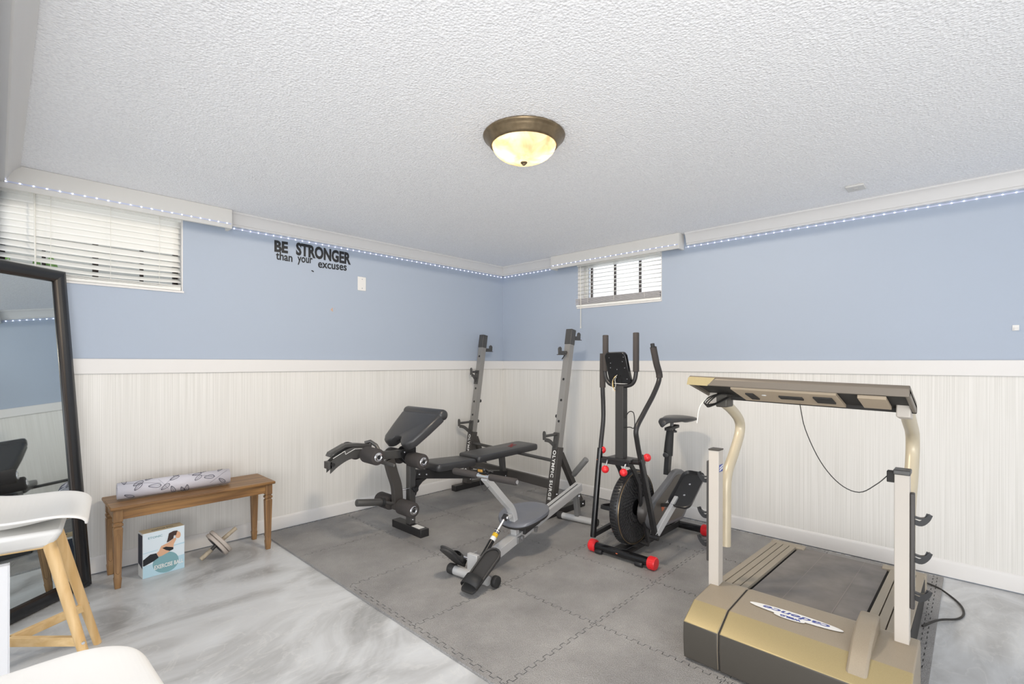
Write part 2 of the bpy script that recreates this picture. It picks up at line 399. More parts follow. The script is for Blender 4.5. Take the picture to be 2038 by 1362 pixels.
# woods
def wood(name, c0, c1, rough, axis, scale=1.0):
    m = pm(name, c0, rough); nt, bs, N, L = nodes(m)
    g = N('ShaderNodeTexCoord'); mp = N('ShaderNodeMapping'); s = [26*scale]*3; s[axis] = 1.6*scale; mp.inputs['Scale'].default_value = s
    L(g.outputs['Object'], mp.inputs[0]); n = N('ShaderNodeTexNoise'); n.inputs['Scale'].default_value = 1.6; n.inputs['Detail'].default_value = 8; n.inputs['Distortion'].default_value = .6; L(mp.outputs[0], n.inputs['Vector'])
    r = N('ShaderNodeValToRGB'); r.color_ramp.elements[0].position = .32; r.color_ramp.elements[0].color = (*lin(c0), 1); r.color_ramp.elements[1].position = .68; r.color_ramp.elements[1].color = (*lin(c1), 1)
    L(n.outputs['Fac'], r.inputs['Fac']); L(r.outputs[0], bs.inputs['Base Color'])
    bp = N('ShaderNodeBump'); bp.inputs['Strength'].default_value = .12; bp.inputs['Distance'].default_value = .001; L(n.outputs['Fac'], bp.inputs['Height']); L(bp.outputs['Normal'], bs.inputs['Normal'])
wood('oak_x', (104, 72, 40), (158, 118, 70), 0.4, 0)
wood('oak_z', (104, 74, 46), (152, 116, 74), 0.45, 2)
wood('ash_z', (206, 168, 112), (228, 196, 146), 0.5, 2, .7)
wood('ash_x', (208, 172, 116), (230, 200, 150), 0.5, 0, .7)
# window glass: thin clear pane
m = bpy.data.materials.new('pane_glass'); m.use_nodes = True; nt = m.node_tree; nt.nodes.clear()
out = nt.nodes.new('ShaderNodeOutputMaterial'); t = nt.nodes.new('ShaderNodeBsdfTransparent'); gl = nt.nodes.new('ShaderNodeBsdfGlossy'); gl.inputs['Roughness'].default_value = .03
mxs = nt.nodes.new('ShaderNodeMixShader'); mxs.inputs[0].default_value = .07; nt.links.new(t.outputs[0], mxs.inputs[1]); nt.links.new(gl.outputs[0], mxs.inputs[2]); nt.links.new(mxs.outputs[0], out.inputs[0]); MATS['pane_glass'] = m
# alabaster lamp glass: thin, mostly translucent with some clear
m = bpy.data.materials.new('alabaster_glass'); m.use_nodes = True; nt = m.node_tree; nt.nodes.clear()
N = nt.nodes.new; L = nt.links.new
out = N('ShaderNodeOutputMaterial'); t = N('ShaderNodeBsdfTransparent'); t.inputs[0].default_value = (1, .93, .8, 1)
tl = N('ShaderNodeBsdfTranslucent'); df = N('ShaderNodeBsdfPrincipled'); df.inputs['Base Color'].default_value = (.75, .66, .5, 1); df.inputs['Roughness'].default_value = .25
g = N('ShaderNodeNewGeometry'); n = N('ShaderNodeTexNoise'); n.inputs['Scale'].default_value = 7; n.inputs['Detail'].default_value = 3; n.inputs['Distortion'].default_value = 2.5; L(g.outputs['Position'], n.inputs['Vector'])
r = N('ShaderNodeValToRGB'); r.color_ramp.elements[0].position = .35; r.color_ramp.elements[0].color = (.42, .30, .14, 1); r.color_ramp.elements[1].position = .65; r.color_ramp.elements[1].color = (.70, .58, .38, 1); L(n.outputs['Fac'], r.inputs['Fac']); L(r.outputs[0], tl.inputs[0])
m1 = N('ShaderNodeMixShader'); m1.inputs[0].default_value = .35; L(tl.outputs[0], m1.inputs[1]); L(df.outputs[0], m1.inputs[2])
m2 = N('ShaderNodeMixShader'); m2.inputs[0].default_value = .10; L(m1.outputs[0], m2.inputs[1]); L(t.outputs[0], m2.inputs[2]); L(m2.outputs[0], out.inputs[0]); MATS['alabaster_glass'] = m

CEIL = 2.2706; RT = 1.2586; RB = 1.1699
# ------------------------------------------------------------------ setting
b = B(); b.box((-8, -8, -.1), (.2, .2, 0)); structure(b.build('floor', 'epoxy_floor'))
b = B(); b.box((-8, -8, CEIL), (.2, .2, CEIL+.12)); structure(b.build('ceiling', 'ceiling_texture'))
# wall seen on the left (plane y=0) with its window opening
WLx0, WLx1, WLz0 = -3.80, -2.965, 1.70
b = B(); b.box((-8, 0, 0), (WLx0, .2, CEIL)); b.box((WLx1, 0, 0), (.2, .2, CEIL)); b.box((WLx0, 0, 0), (WLx1, .2, WLz0)); b.box((WLx0, 0, 2.19), (WLx1, .2, CEIL))
structure(b.build('wall_left', 'wall_blue'))
WRy0, WRy1, WRz0 = -1.85, -1.0, 1.765
b = B(); b.box((0, -8, 0), (.2, WRy0, CEIL)); b.box((0, WRy1, 0), (.2, 0, CEIL)); b.box((0, WRy0, 0), (.2, WRy1, WRz0)); b.box((0, WRy0, 2.19), (.2, WRy1, CEIL))
structure(b.build('wall_right', 'wall_blue'))
# header beam where the room opens to the left
b = B(); b.box((-4.05, -4.6, 2.06), (-3.80, 0, CEIL)); structure(b.build('wall_header', 'wall_blue'))
# wainscot panels, rails, baseboards, crown
b = B(); b.box((-7.8, -.007, .06), (0, .0, RB+.02)); structure(b.build('trim_1', 'wainscot'))
b = B(); b.box((-.007, -7.8, .06), (0, 0, RB+.02)); structure(b.build('trim_2', 'wainscot'))
b = B(); b.box((-7.8, -.022, RB), (0, 0, RT)); structure(b.build('trim_3', 'trim_white', bevel=.003))
b = B(); b.box((-.022, -7.8, RB), (0, 0, RT)); structure(b.build('trim_4', 'trim_white', bevel=.003))
bbp = [(0,0.007),(.016,.007),(.016,.085),(.013,.097),(.008,.102),(0,.104)]
b = B(); b.prism(bbp, (-7.8,0,0), (0,-1,0), (0,0,1), (1,0,0), 7.8); structure(b.build('baseboard_left', 'trim_white'))
b = B(); b.prism(bbp, (0,-7.8,0), (-1,0,0), (0,0,1), (0,1,0), 7.8); structure(b.build('baseboard_right', 'trim_white'))
crp = [(0,CEIL),(.0595,CEIL),(.0595,CEIL-.010),(.053,CEIL-.014),(.044,CEIL-.028),(.034,CEIL-.05),(.028,CEIL-.072),(.026,CEIL-.078),(.021,CEIL-.080),(.021,CEIL-.0916),(0,CEIL-.0916)]
b = B(); b.prism(crp, (-2.70,0,0), (0,-1,0), (0,0,1), (1,0,0), 2.70); structure(b.build('trim_5', 'trim_white'))
b = B(); b.prism(crp, (0,-.742,0), (-1,0,0), (0,0,1), (0,1,0), .742); structure(b.build('trim_6', 'trim_white'))
b = B(); b.prism(crp, (0,-7.8,0), (-1,0,0), (0,0,1), (0,1,0), 7.8-2.07); structure(b.build('trim_7', 'trim_white'))
crl = [(x*1.5, CEIL-(CEIL-z)*1.1) for x, z in crp]
b = B(); b.prism(crl, (-3.80,-4.6,0), (1,0,0), (0,0,1), (0,1,0), 4.6); structure(b.build('trim_8', 'trim_white'))

# windows
def bars(b, a0, a1, fn, z0, z1, r=.006):
    for k in range(a0): pass
w = structure(B().box((WLx0, .10, WLz0), (WLx1, .14, WLz0+.035)).box((WLx0, .10, 2.155), (WLx1, .14, 2.19)).box((WLx0, .10, WLz0), (WLx0+.035, .14, 2.19)).box((WLx1-.03, .10, WLz0), (WLx1, .14, 2.19)).box((-3.40, .10, WLz0), (-3.375, .14, 2.19)).box((-3.17, .10, WLz0), (-3.155, .14, 2.19)).box((-3.62, .10, WLz0), (-3.605, .14, 2.19)).build('window_1', 'bar_dark'))
B().box((WLx0+.02, .118, WLz0+.02), (WLx1-.02, .122, 2.17)).build('pane', 'pane_glass', w)
B().box((WLx1-.006, .001, WLz0), (WLx1, .10, 2.19)).build('reveal', 'trim_white', w)
B().box((WLx0, -.012, WLz0-.012), (WLx1+.004, .10, WLz0)).build('sill', 'trim_white', w)
w = structure(B().box((.10, WRy0, WRz0), (.14, WRy1, WRz0+.03)).box((.10, WRy0, 2.15), (.14, WRy1, 2.19)).box((.10, WRy0, WRz0), (.14, WRy0+.03, 2.19)).box((.10, WRy1-.03, WRz0), (.14, WRy1, 2.19)).build('window_2', 'window_vinyl'))
B().box((.118, WRy0+.02, WRz0+.02), (.122, WRy1-.02, 2.17)).build('pane', 'pane_glass', w)
for y in (-1.05, -1.307, -1.565):
    B().box((.145, y-.012, WRz0), (.165, y+.006, 2.19)).build('window_bar', 'bar_dark', w)
B().box((.001, WRy0, WRz0), (.10, WRy0+.006, 2.19)).box((.001, WRy1-.006, WRz0), (.10, WRy1, 2.19)).build('reveal', 'trim_white', w)
B().box((-.012, WRy0-.004, WRz0-.014), (.10, WRy1+.004, WRz0)).build('sill', 'trim_white', w)

# boxed window valances
t = thing('window_valance', 'long white boxed valance over the wide left window, dotted with LED lights', 'valance', (-3.24, -.05, 2.14))
B().box((-3.797, -.095, 2.142), (-2.703, -.078, CEIL-.001)).box((-2.72, -.078, 2.142), (-2.703, -.001, CEIL-.001)).box((-3.797, -.078, 2.2), (-2.72, -.001, 2.212)).build('board', 'valance_white', t, bevel=.0015)
t = thing('window_valance', 'white boxed valance over the small right window near the corner', 'valance', (-.05, -1.39, 2.14))
B().box((-.095, -2.041, 2.146), (-.078, -.743, CEIL-.001)).box((-.078, -2.041, 2.146), (-.001, -2.024, CEIL-.001)).box((-.078, -.76, 2.146), (-.001, -.743, CEIL-.001)).box((-.078, -2.024, 2.2), (-.001, -.76, 2.212)).build('board', 'valance_white', t, bevel=.0015)

# LED strips
def led(label, p, q, nrm, n):
    p = Vector(p); q = Vector(q); nrm = Vector(nrm); t = thing('led_strip', label, 'led strip light', (p+q)/2, 0, 'LED light strips under the crown moulding and on the valances')
    d = (q-p).normalized(); s = B(); s.obox((p+q)/2+nrm*.001, d, nrm, (0,0,1), (q-p).length/2, .001, .004); s.build('strip', 'led_body', t)
    first = None
    for i in range(n):
        c = p + (q-p)*((i+.5)/n) + nrm*.0035
        if first is None:
            first = B().sphere(c, .0028, 8).build('diode', 'led_light', t); c0 = c
        else:
            o = first.copy(); COL.objects.link(o); o.parent = t; o.location = c - c0
led('LED strip stuck along the long valance over the wide left window', (-3.79, -.096, 2.175), (-2.71, -.096, 2.172), (0,-1,0), 21)
led('LED strip under the crown above the BE STRONGER lettering', (-2.69, 0, 2.168), (-.004, 0, 2.166), (0,-1,0), 51)
led('short LED strip between the room corner and the small window valance', (0, -.008, 2.166), (0, -.735, 2.168), (-1,0,0), 14)
led('LED strip stuck along the valance over the small right window', (-.096, -.75, 2.178), (-.096, -2.035, 2.178), (-1,0,0), 24)
led('LED strip under the crown right of the small window, above the treadmill', (0, -2.05, 2.166), (0, -4.6, 2.166), (-1,0,0), 49)

# blinds
t = thing('window_blind', 'wide white slatted blind, mostly closed, in the left window', 'blind', (-3.38, .03, 1.72))
x0, x1 = -3.788, -2.972
for i in range(12):
    z = 2.135 - i*.0355
    closed = i < 6
    tilt = 74 if closed else 60 - (i-6)*7
    a = math.radians(tilt); hw = .024
    sag = 0 if closed else .012*(i-4)/4
    B().grid(lambda u, v, z=z, a=a, sag=sag: (x0+(x1-x0)*u, .035 + (v-.5)*2*hw*math.cos(a), z - (v-.5)*-2*hw*math.sin(a) - sag*math.sin(PI*u)*.8 + .003*math.sin(PI*v) - .012*u*(0 if sag == 0 else 1)), 16, 4).build('slat', 'slat_white', t, solid=.0022)
B().box((x0, .012, 1.703), (x1, .058, 1.722)).build('bottom_rail', 'slat_white', t, bevel=.003)
for k in range(3):
    B().box((x0, .01, 1.7235+k*.006), (x1, .06, 1.7265+k*.006)).build('slat', 'slat_white', t)
B().box((x0, .01, 2.15), (x1, .055, 2.185)).build('head_rail', 'slat_white', t)
B().tube([(-3.655, -.006, 2.16), (-3.653, -.008, 1.9), (-3.65, -.008, 1.72)], .004, 8).build('wand', 'cord_white', t)
for x in (-3.59, -3.33, -3.09):
    B().tube([(x, .004, 2.16), (x, .004, 1.73)], .0012, 6).build('cord', 'cord_white', t)
t = thing('window_blind', 'small white slatted blind, half raised, in the right window near the corner', 'blind', (-.01, -1.42, 1.77))
y0, y1 = -1.842, -.995
for i in range(8):
    z = 2.135 - i*.036
    B().grid(lambda u, v, z=z: (-.005 + (v)*.05 - .005, y0+(y1-y0)*u, z + .003*math.sin(PI*v) + v*.004), 2, 4).build('slat', 'slat_white', t, solid=.0022)
for k in range(9):
    B().box((-.012+.002*(k % 2), y0+.004*(k % 3), 1.792+k*.0062), (.045, y1+.018-.004*(k % 2), 1.7950+k*.0062)).build('slat', 'blind_shadow', t)
B().box((-.01, y0, 1.767), (.045, y1+.01, 1.788)).build('bottom_rail', 'slat_white', t, bevel=.003)
B().box((-.01, y0, 2.15), (.04, y1, 2.185)).build('head_rail', 'slat_white', t)
B().tube([(-.018, -1.04, 2.15), (-.018, -1.045, 1.8), (-.018, -1.045, 1.578)], .0035, 8).tube([(-.018, -1.045, 1.58), (-.018, -1.045, 1.565)], .005, 8).build('wand', 'cord_white', t)
for y in (-1.12, -1.40, -1.70):
    B().tube([(-.013, y, 2.15), (-.013, y, 1.80)], .0012, 6).build('cord', 'cord_white', t)

# outside the left window
o = B().box((-5.2, 1.2, 1.2), (-1.8, 1.25, 2.9)).build('garden_wall', 'siding', base=(-3.5, 1.2, 1.2)); tag(o, 'pale weathered garden wall seen through the slats of the wide left window', 'garden wall'); 
t = thing('shrub', 'green leafy shrub seen through the left window blind', 'shrub', (-3.6, .7, 1.2))
b = B(); random.seed(3)
def leaf(b, c, s, yaw, pit):
    R = Euler((pit, 0, yaw)).to_matrix()
    P = [(0,-1,0),(.32,-.45,.08),(.4,0,.1),(.25,.6,.06),(0,1,-.1),(-.25,.6,.06),(-.4,0,.1),(-.32,-.45,.08)]
    b.poly([Vector(c) + R @ (Vector(p)*s) for p in P])
for k in range(26):
    leaf(b, (-3.63+random.uniform(-.24, .2), .6+random.uniform(-.1, .1), 1.76+random.uniform(-.14, .12)), random.uniform(.03, .08), random.uniform(0, 6.3), random.uniform(.4, 1.9))
for k in range(60):
    leaf(b, (-2.95+random.uniform(-.6, .5), .85+random.uniform(-.15, .15), 1.66+random.uniform(-.22, .14)), random.uniform(.02, .05), random.uniform(0, 6.3), random.uniform(.4, 1.9))
b.build('leaves', 'leaf_green', t)
b = B(); 
for x in (-3.7, -3.5, -3.2, -2.9, -2.6): b.tube(spline([(x, .75, 1.2), (x+.04, .74, 1.5), (x-.03, .72, 1.75)]), .007, 6)
b.build('stem', 'stone_brown', t)

# ------------------------------------------------------------------ ceiling light, sensor, wall plate, decal
FX, FY = -2.150, -2.250
t = thing('ceiling_light', 'flush round ceiling light with bronze ring and marbled glass bowl', 'ceiling light', (FX, FY, CEIL))
B().lathe([(.10, 0), (.182, 0), (.186, -.006), (.183, -.013), (.176, -.016), (.174, -.021), (.168, -.026), (.158, -.042), (.15, -.05), (.146, -.050), (.142, -.046), (.14, -.03), (.10, -.01)], (FX, FY, CEIL), (0,0,1), 64).build('ring', 'bronze', t, smooth=50)
B().lathe([(.1445*math.cos(a), -.044 - .078*math.sin(a)) for a in [PI/2*i/14 for i in range(15)]][::-1], (FX, FY, CEIL), (0,0,1), 64).build('glass_bowl', 'alabaster_glass', t, smooth=80)
B().lathe([(0, -.136), (.006, -.135), (.009, -.131), (.008, -.128), (.014, -.127), (.016, -.123), (.013, -.120), (0, -.119)], (FX, FY, CEIL), (0,0,1), 24).build('finial', 'bronze', t, smooth=60)
point_light('bulb', (FX-.060, FY+.035, CEIL-.070), 1.15, (1.0, .90, .74), .022)
point_light('bulb', (FX+.062, FY-.060, CEIL-.070), 0.7, (1.0, .90, .74), .018)
# spots added below the bowl stand in for the light it throws down
for k in range(6):
    d_ = bpy.data.lights.new('bowl_fill_spot', 'SPOT'); d_.energy = 12.5; d_.color = (1.0, .86, .68); d_.spot_size = math.radians(180); d_.spot_blend = .02; d_.shadow_soft_size = 0
    o_ = bpy.data.objects.new('bowl_fill_spot', d_); COL.objects.link(o_)
    o_.location = (FX+.09*math.cos(k*PI/3+.3), FY+.09*math.sin(k*PI/3+.3), CEIL-.138)

o = B().obox((-.346, -3.23, CEIL-.006), (1,0,0), (0,1,0), (0,0,1), .05, .045, .006).build('sensor_plate', 'sensor_white', base=(-.346, -3.23, CEIL), bevel=.004)
tag(o, 'small square white plate on the ceiling near the right wall', 'ceiling plate')
B().cyl((-.346, -3.23, CEIL-.014), (-.346, -3.23, CEIL-.011), .012, 12).build('button', 'sensor_white', o)

t = thing('wall_plate', 'blank ivory cover plate on the blue wall right of the lettering', 'wall plate', (-1.69, -.003, 1.90))
B().box((-1.729, -.006, 1.842), (-1.654, 0, 1.957)).build('cover', 'plate_ivory', t, bevel=.002)
for z in (1.862, 1.938): B().cyl((-1.69, -.006, z), (-1.69, -.008, z), .004, 10).build('screw', 'chrome', t)
t = thing('wall_hook', 'tiny cream adhesive hook on the blue wall at the right edge of the photo', 'hook', (0, -3.896, 1.42))
B().box((-.004, -3.909, 1.418), (0, -3.883, 1.448)).build('backing', 'plate_ivory', t, bevel=.001)
B().flat([(-.004, -3.896, 1.44), (-.008, -3.896, 1.425), (-.018, -3.896, 1.42), (-.020, -3.896, 1.43)], .003, .014).build('prong', 'plate_ivory', t)

t = thing('wall_decal', 'black wall lettering reading BE STRONGER than your excuses', 'wall lettering', (-2.1, -.001, 2.0))
def word(txt, x0, x1, z, h, bold, tilt=0, name='letter', size=None):
    """each letter its own part, fitted to x0..x1"""
    # measure
    c = bpy.data.curves.new('m', 'FONT'); c.body = txt; c.size = 1; c.offset = bold; ob = bpy.data.objects.new('m', c); COL.objects.link(ob)
    dg = bpy.context.evaluated_depsgraph_get(); me = bpy.data.meshes.new_from_object(ob.evaluated_get(dg)); xs = [v.co.x for v in me.vertices]; ys = [v.co.y for v in me.vertices]
    mnx, mxx = min(xs), max(xs); cap = h
    bpy.data.objects.remove(ob); bpy.data.curves.remove(c); bpy.data.meshes.remove(me)
    return mnx, mxx
def put_word(txt, x0, x1, z0, z1, capsize, bold):
    mnx, mxx = word(txt, x0, x1, z0, 1, bold)
    size = capsize/0.70
    xs = (x1-x0)/((mxx-mnx)*size)
    U = Vector((1, 0, (z1-z0)/(x1-x0))).normalized()
    b = B(); b.text(txt, size, (x0-mnx*size*xs, -.0012, z0), U, (0,0,1), .0006, bold*size, xs)
    b.build('lettering', 'letter_black', t)
put_word('BE', -2.395, -2.297, 2.058, 2.060, .078, .045)
put_word('STRONGER', -2.237, -1.79, 2.060, 2.050, .088, .045)
put_word('than', -2.384, -2.264, 2.000, 1.998, .060, .020)
put_word('your', -2.226, -2.110, 2.004, 2.010, .060, .020)
put_word('excuses', -2.066, -1.826, 1.985, 1.992, .062, .020)
o = B().obox((-2.11, -.003, 1.949), (1,0,-.5), (0,1,0), (.5,0,1), .009, .003, .003).build('wall_clip', 'letter_black', base=(-2.11, 0, 1.949)); tag(o, 'tiny black clip on the blue wall under the lettering', 'clip')

# ------------------------------------------------------------------ interlocking foam tiles
TH = .012; S0 = .6
TX = [-2.455, -1.855, -1.255, -.655, -.055]; TY = [-.045-.598*k for k in range(6)] + [-3.572]
def wave(t, L, n=21, amp=.0088):
    """zigzag tab offset along a seam, t in 0..L -> list of points"""
    pts = []; p = L/n
    for k in range(n):
        s = 1 if k % 2 == 0 else -1
        a = k*p + p*.12; c = (k+1)*p - p*.12
        if k == 0: a = 0.016
        if k == n-1: c = L-.016
        pts += [(a - p*.08, s*amp), (c + p*.08, s*amp)]
    return [(0, 0), (.012, 0)] + pts + [(L-.012, 0), (L, 0)]
def seam(p, q, straight, flip=1):
    p = Vector((*p, 0)); q = Vector((*q, 0)); d = (q-p); L_ = d.length; d.normalize(); n = Vector((-d.y, d.x, 0))
    if straight: return [p, q]
    return [p + d*t + n*o for t, o in wave(0, L_)]
ords = ['first', 'second', 'third', 'fourth', 'fifth', 'sixth']
gap = .0021
for i in range(4):
    for j in range(6):
        xa, xb = TX[i], TX[i+1]; yb, ya = TY[j], TY[j+1]
        if j == 5: pass
        left_straight = (i == 0 and j < 2); 
        bot = seam((xa, ya), (xb, ya), False)
        right = seam((xb, ya), (xb, yb), False)
        top = seam((xa, yb), (xb, yb), False)[::-1]
        left = seam((xa, ya), (xa, yb), left_straight)[::-1]
        loop = bot[:-1] + right[:-1] + top[:-1] + left[:-1]
        if left_straight: loop = [Vector((v.x-.028, v.y, 0)) if abs(v.x-xa) < 1e-6 else v for v in loop]
        if j == 5: loop = [Vector((v.x, max(v.y, -3.565), 0)) for v in loop] if False else loop
        c = Vector(((xa+xb)/2, (ya+yb)/2, 0))
        # inset for the visible joint
        P = []
        n_ = len(loop)
        for k in range(n_):
            a = loop[k-1]; v = loop[k]; e = loop[(k+1) % n_]
            d1 = (v-a).normalized(); d2 = (e-v).normalized(); nn = (Vector((-d1.y, d1.x, 0)) + Vector((-d2.y, d2.x, 0)))
            nn = nn.normalized() if nn.length > 1e-6 else Vector((0,0,0))
            P.append(v + nn*gap)
        b = B(); b.prism([(v.x, v.y) for v in P], (0, 0, .0005), (1,0,0), (0,1,0), (0,0,1), TH-.0005)
        o = b.build('foam_tile', 'foam_tile', base=(c.x, c.y, .0005), smooth=0)
        di = ords[3-i]; dj = ords[j]
        tag(o, f'dark foam tile, {di} from the small window wall, {dj} from the lettering wall', 'floor tile', 'interlocking foam floor tiles')
# border strips
def strip(p, q, n, lab):
    p = Vector((*p, 0)); q = Vector((*q, 0)); d = (q-p); Ln = d.length; d.normalize(); nn = Vector((-d.y, d.x, 0))
    inner = [p + d*t + nn*(o) for t, o in wave(0, Ln)]
    outer = [q + nn*n, p + nn*n]
    P = [v + nn*(gap if n > 0 else -gap) for v in inner] + outer
    b = B(); b.prism([(v.x, v.y) for v in P], (0,0,.0005), (1,0,0), (0,1,0), (0,0,1), TH-.0005)
    o = b.build('edge_strip', 'foam_tile', base=((p+q)/2 + Vector((0,0,.0005))), smooth=0); tag(o, lab, 'floor edging', 'foam edging strips')
for k in range(2, 6):
    strip((TX[0], TY[k+1]), (TX[0], TY[k]), .028, f'dark foam edging strip along the bare floor, {ords[k-2]} from the lettering wall')
for k in range(4):
    strip((TX[k], TY[6]), (TX[k+1], TY[6]), -.035, f'dark foam edging strip right of the treadmill, {ords[3-k]} from the small window wall')

# ------------------------------------------------------------------ weight bench with squat rack
Z0 = TH
t = thing('weight_bench', 'black weight bench with squat rack uprights, preacher pad and leg lever in the corner', 'weight bench', (-1.0, -.73, Z0))
Yb = -.755
def bolt(p, axis, parent, r=.009, name='bolt'):
    a = Vector(axis).normalized(); p = Vector(p)
    return B().lathe([(0, .008), (r*.55, .0075), (r*.9, .004), (r, 0), (0, 0)], p, a, 10).build(name, 'chrome', parent)
# front foot, post, main beam
B().box((-1.762, -.935, Z0), (-1.690, -.575, Z0+.055)).build('front_foot', 'black_powder', t, bevel=.003)
B().box((-1.752, -.900, Z0+.055), (-1.702, -.810, Z0+.0562)).build('sticker', 'white_print', t)
B().box((-1.745, -.780, Z0+.055), (-1.695, -.730, .735)).build('post', 'gunmetal', t, bevel=.003)
bolt((-1.720, -.781, .10), (0,-1,0), t)
B().beam((-1.695, Yb, .425), (-.735, Yb, .262), .05, .065).build('main_beam', 'black_powder', t, bevel=.003)
b = B(); b.prism([(0,.385),(.10,.378),(.06,.36),(.03,.335),(.012,.30),(0,.27)], (-1.695, -.783, 0), (1,0,0), (0,0,1), (0,1,0), .056); b.build('gusset', 'black_powder', t)
for x in (-1.665, -1.60): bolt((x, -.784, .425-(x+1.695)*.17), (0,-1,0), t)
# cross tubes between uprights
Yl, Yr = -.13, -1.285
def fx(z, side):       # x of the front face of an upright
    return -.667 + .154*(z-.05) if side == 'l' else -.795 + .185*(z-.05)
B().beam((fx(.255,'l')+.03, Yl, .255), (fx(.255,'r')+.03, Yr, .262), .035, .075, (1,0,0)).build('rear_cross_tube', 'brace_metal', t, bevel=.003)
B().tube([(fx(.44,'l')+.03, Yl, .45), (fx(.44,'r')+.03, Yr, .445)], .014, 12).build('cross_bar', 'gunmetal', t)
b = B(); b.box((-.752, -.79, .215), (-.746, -.72, .30)); b.build('bracket', 'black_powder', t)
bolt((-.752, -.775, .255), (-1,0,0), t)
# seat and backrest
def pad(xa, xb, hw0, hw1, za, zb, th, name, taper=.03, r=.03):
    """rounded upholstered pad along x"""
    b = B(); n = 10
    out = []
    def corner(cx, cy, a0): return [(cx + r*math.cos(math.radians(a0+90*k/4)), cy + r*math.sin(math.radians(a0+90*k/4))) for k in range(5)]
    out = corner(xb-r, hw1-r, 0) + corner(xa+r, hw0-r, 90) + corner(xa+r, -hw0+r, 180) + corner(xb-r, -hw1+r, 270)
    zf = lambda x: za + (zb-za)*(x-xa)/(xb-xa)
    cx = (xa+xb)/2
    layers = [(-th, .97), (-th*.8, 1.0), (-th*.3, 1.0), (-th*.08, .985), (0, .94), (.003, .84)]
    rings = []
    for dz, s in layers:
        inset = (1-s)*.13
        rings.append([b.bm.verts.new((x + (-inset if x > cx else inset), Yb + (y - math.copysign(min(inset, abs(y)), y)), zf(x)+dz)) for x, y in out])
    for A, Bq in zip(rings, rings[1:]):
        for k in range(len(A)): b._f([A[k], A[(k+1) % len(A)], Bq[(k+1) % len(A)], Bq[k]])
    b._f(rings[0][::-1]); b._f(rings[-1])
    return b.build(name, 'vinyl_black', t, smooth=50)
pad(-1.57, -1.165, .13, .115, .487, .472, .052, 'seat')
bk = pad(-1.165, -.435, .13, .13, .492, .507, .05, 'backrest')
b = B()
P0 = Vector((-.66, Yb-.012, .5074)); b.obox(P0, (1,0,.02), (0,1,0), (0,0,1), .05, .007, .0006); b.obox(P0+Vector((.03,.035,.001)), (1,.6,0), (-.6,1,0), (0,0,1), .045, .009, .0006); b.obox(P0+Vector((-.04,-.03,-.001)), (1,.6,0), (-.6,1,0), (0,0,1), .03, .008, .0006)
b.build('emblem', 'red_print', bk)
B().beam((-1.16, Yb, .435), (-.50, Yb, .452), .04, .03).build('backrest_frame', 'black_powder', t)
B().beam((-1.52, Yb, .425), (-1.19, Yb, .412), .05, .03).build('seat_frame', 'black_powder', t)
B().beam((-.78, Yb, .44), (-.76, Yb, .27), .04, .04).build('backrest_support', 'gunmetal', t)
B().cyl((-1.17, Yb-.045, .425), (-1.17, Yb+.045, .425), .016).build('hinge', 'black_powder', t)
B().cyl((-1.17, Yb-.052, .425), (-1.17, Yb-.045, .425), .010).build('bolt', 'chrome', t)
B().cyl((-.98, Yb-.10, .34), (-.98, Yb+.08, .34), .007).build('adjustment_pin', 'chrome', t)
# preacher pad (slopes down towards the front), notched lower edge
def preacher():
    n = 14; u0 = Vector((-1.625, 0, .878)); d = Vector((-1.870+1.625, 0, .672-.878)); Ls = d.length; d.normalize(); nrm = Vector((d.z, 0, -d.x)); nrm = -nrm if nrm.z < 0 else nrm
    half = lambda s: .235 - .075*(s/Ls)**1.3
    out = []
    R = .035
    # outline (s along slope, y)
    pts = [(0, half(0)-.02), (.02, half(.02)), (.15, half(.15)), (Ls-.05, half(Ls-.05)), (Ls-.012, half(Ls)-.02), (Ls, half(Ls)-.05), (Ls-.004, .085), (Ls-.02, .06), (Ls-.05, .045), (Ls-.062, .02), (Ls-.064, 0)]
    pts = pts + [(s, -y) for s, y in pts[::-1][1:]]
    b = B(); rings = []
    cs = Ls/2
    for dz, ins in [(-.068, .014), (-.058, 0), (-.018, 0), (-.004, .006), (0, .018), (.002, .03)]:
        ring = []
        for s, y in pts:
            k = 1 - ins/.22; ss = cs + (s-cs)*k; yy = y*k
            drop = -.0*max(0, (.03-ss))
            ring.append(b.bm.verts.new(u0 + d*ss + Vector((0, Yb+yy, 0)) + nrm*(dz)))
        rings.append(ring)
    for A, Bq in zip(rings, rings[1:]):
        for k in range(len(A)): b._f([A[k], A[(k+1) % len(A)], Bq[(k+1) % len(A)], Bq[k]])
    b._f(rings[0][::-1]); b._f(rings[-1])
    # rolled top edge that hangs over towards the seat
    c = u0 - nrm*.03 - d*.012
    S = [(.0,-.232),(.028,-.225),(.033,-.20),(.033,.20),(.028,.225),(.0,.232)]
    b.lathe([(0,-.236),(.024,-.234),(.036,-.226),(.040,-.21),(.040,.21),(.036,.226),(.024,.234),(0,.236)], c + Vector((0, Yb, 0)), (0,1,0), 24)
    return b.build('preacher_pad', 'vinyl_black', t, smooth=50)
preacher()
B().obox((-1.735, Yb, .735), (-.76,0,-.65), (0,1,0), (-.65,0,.76), .10, .05, .004).build('pad_plate', 'black_powder', t)
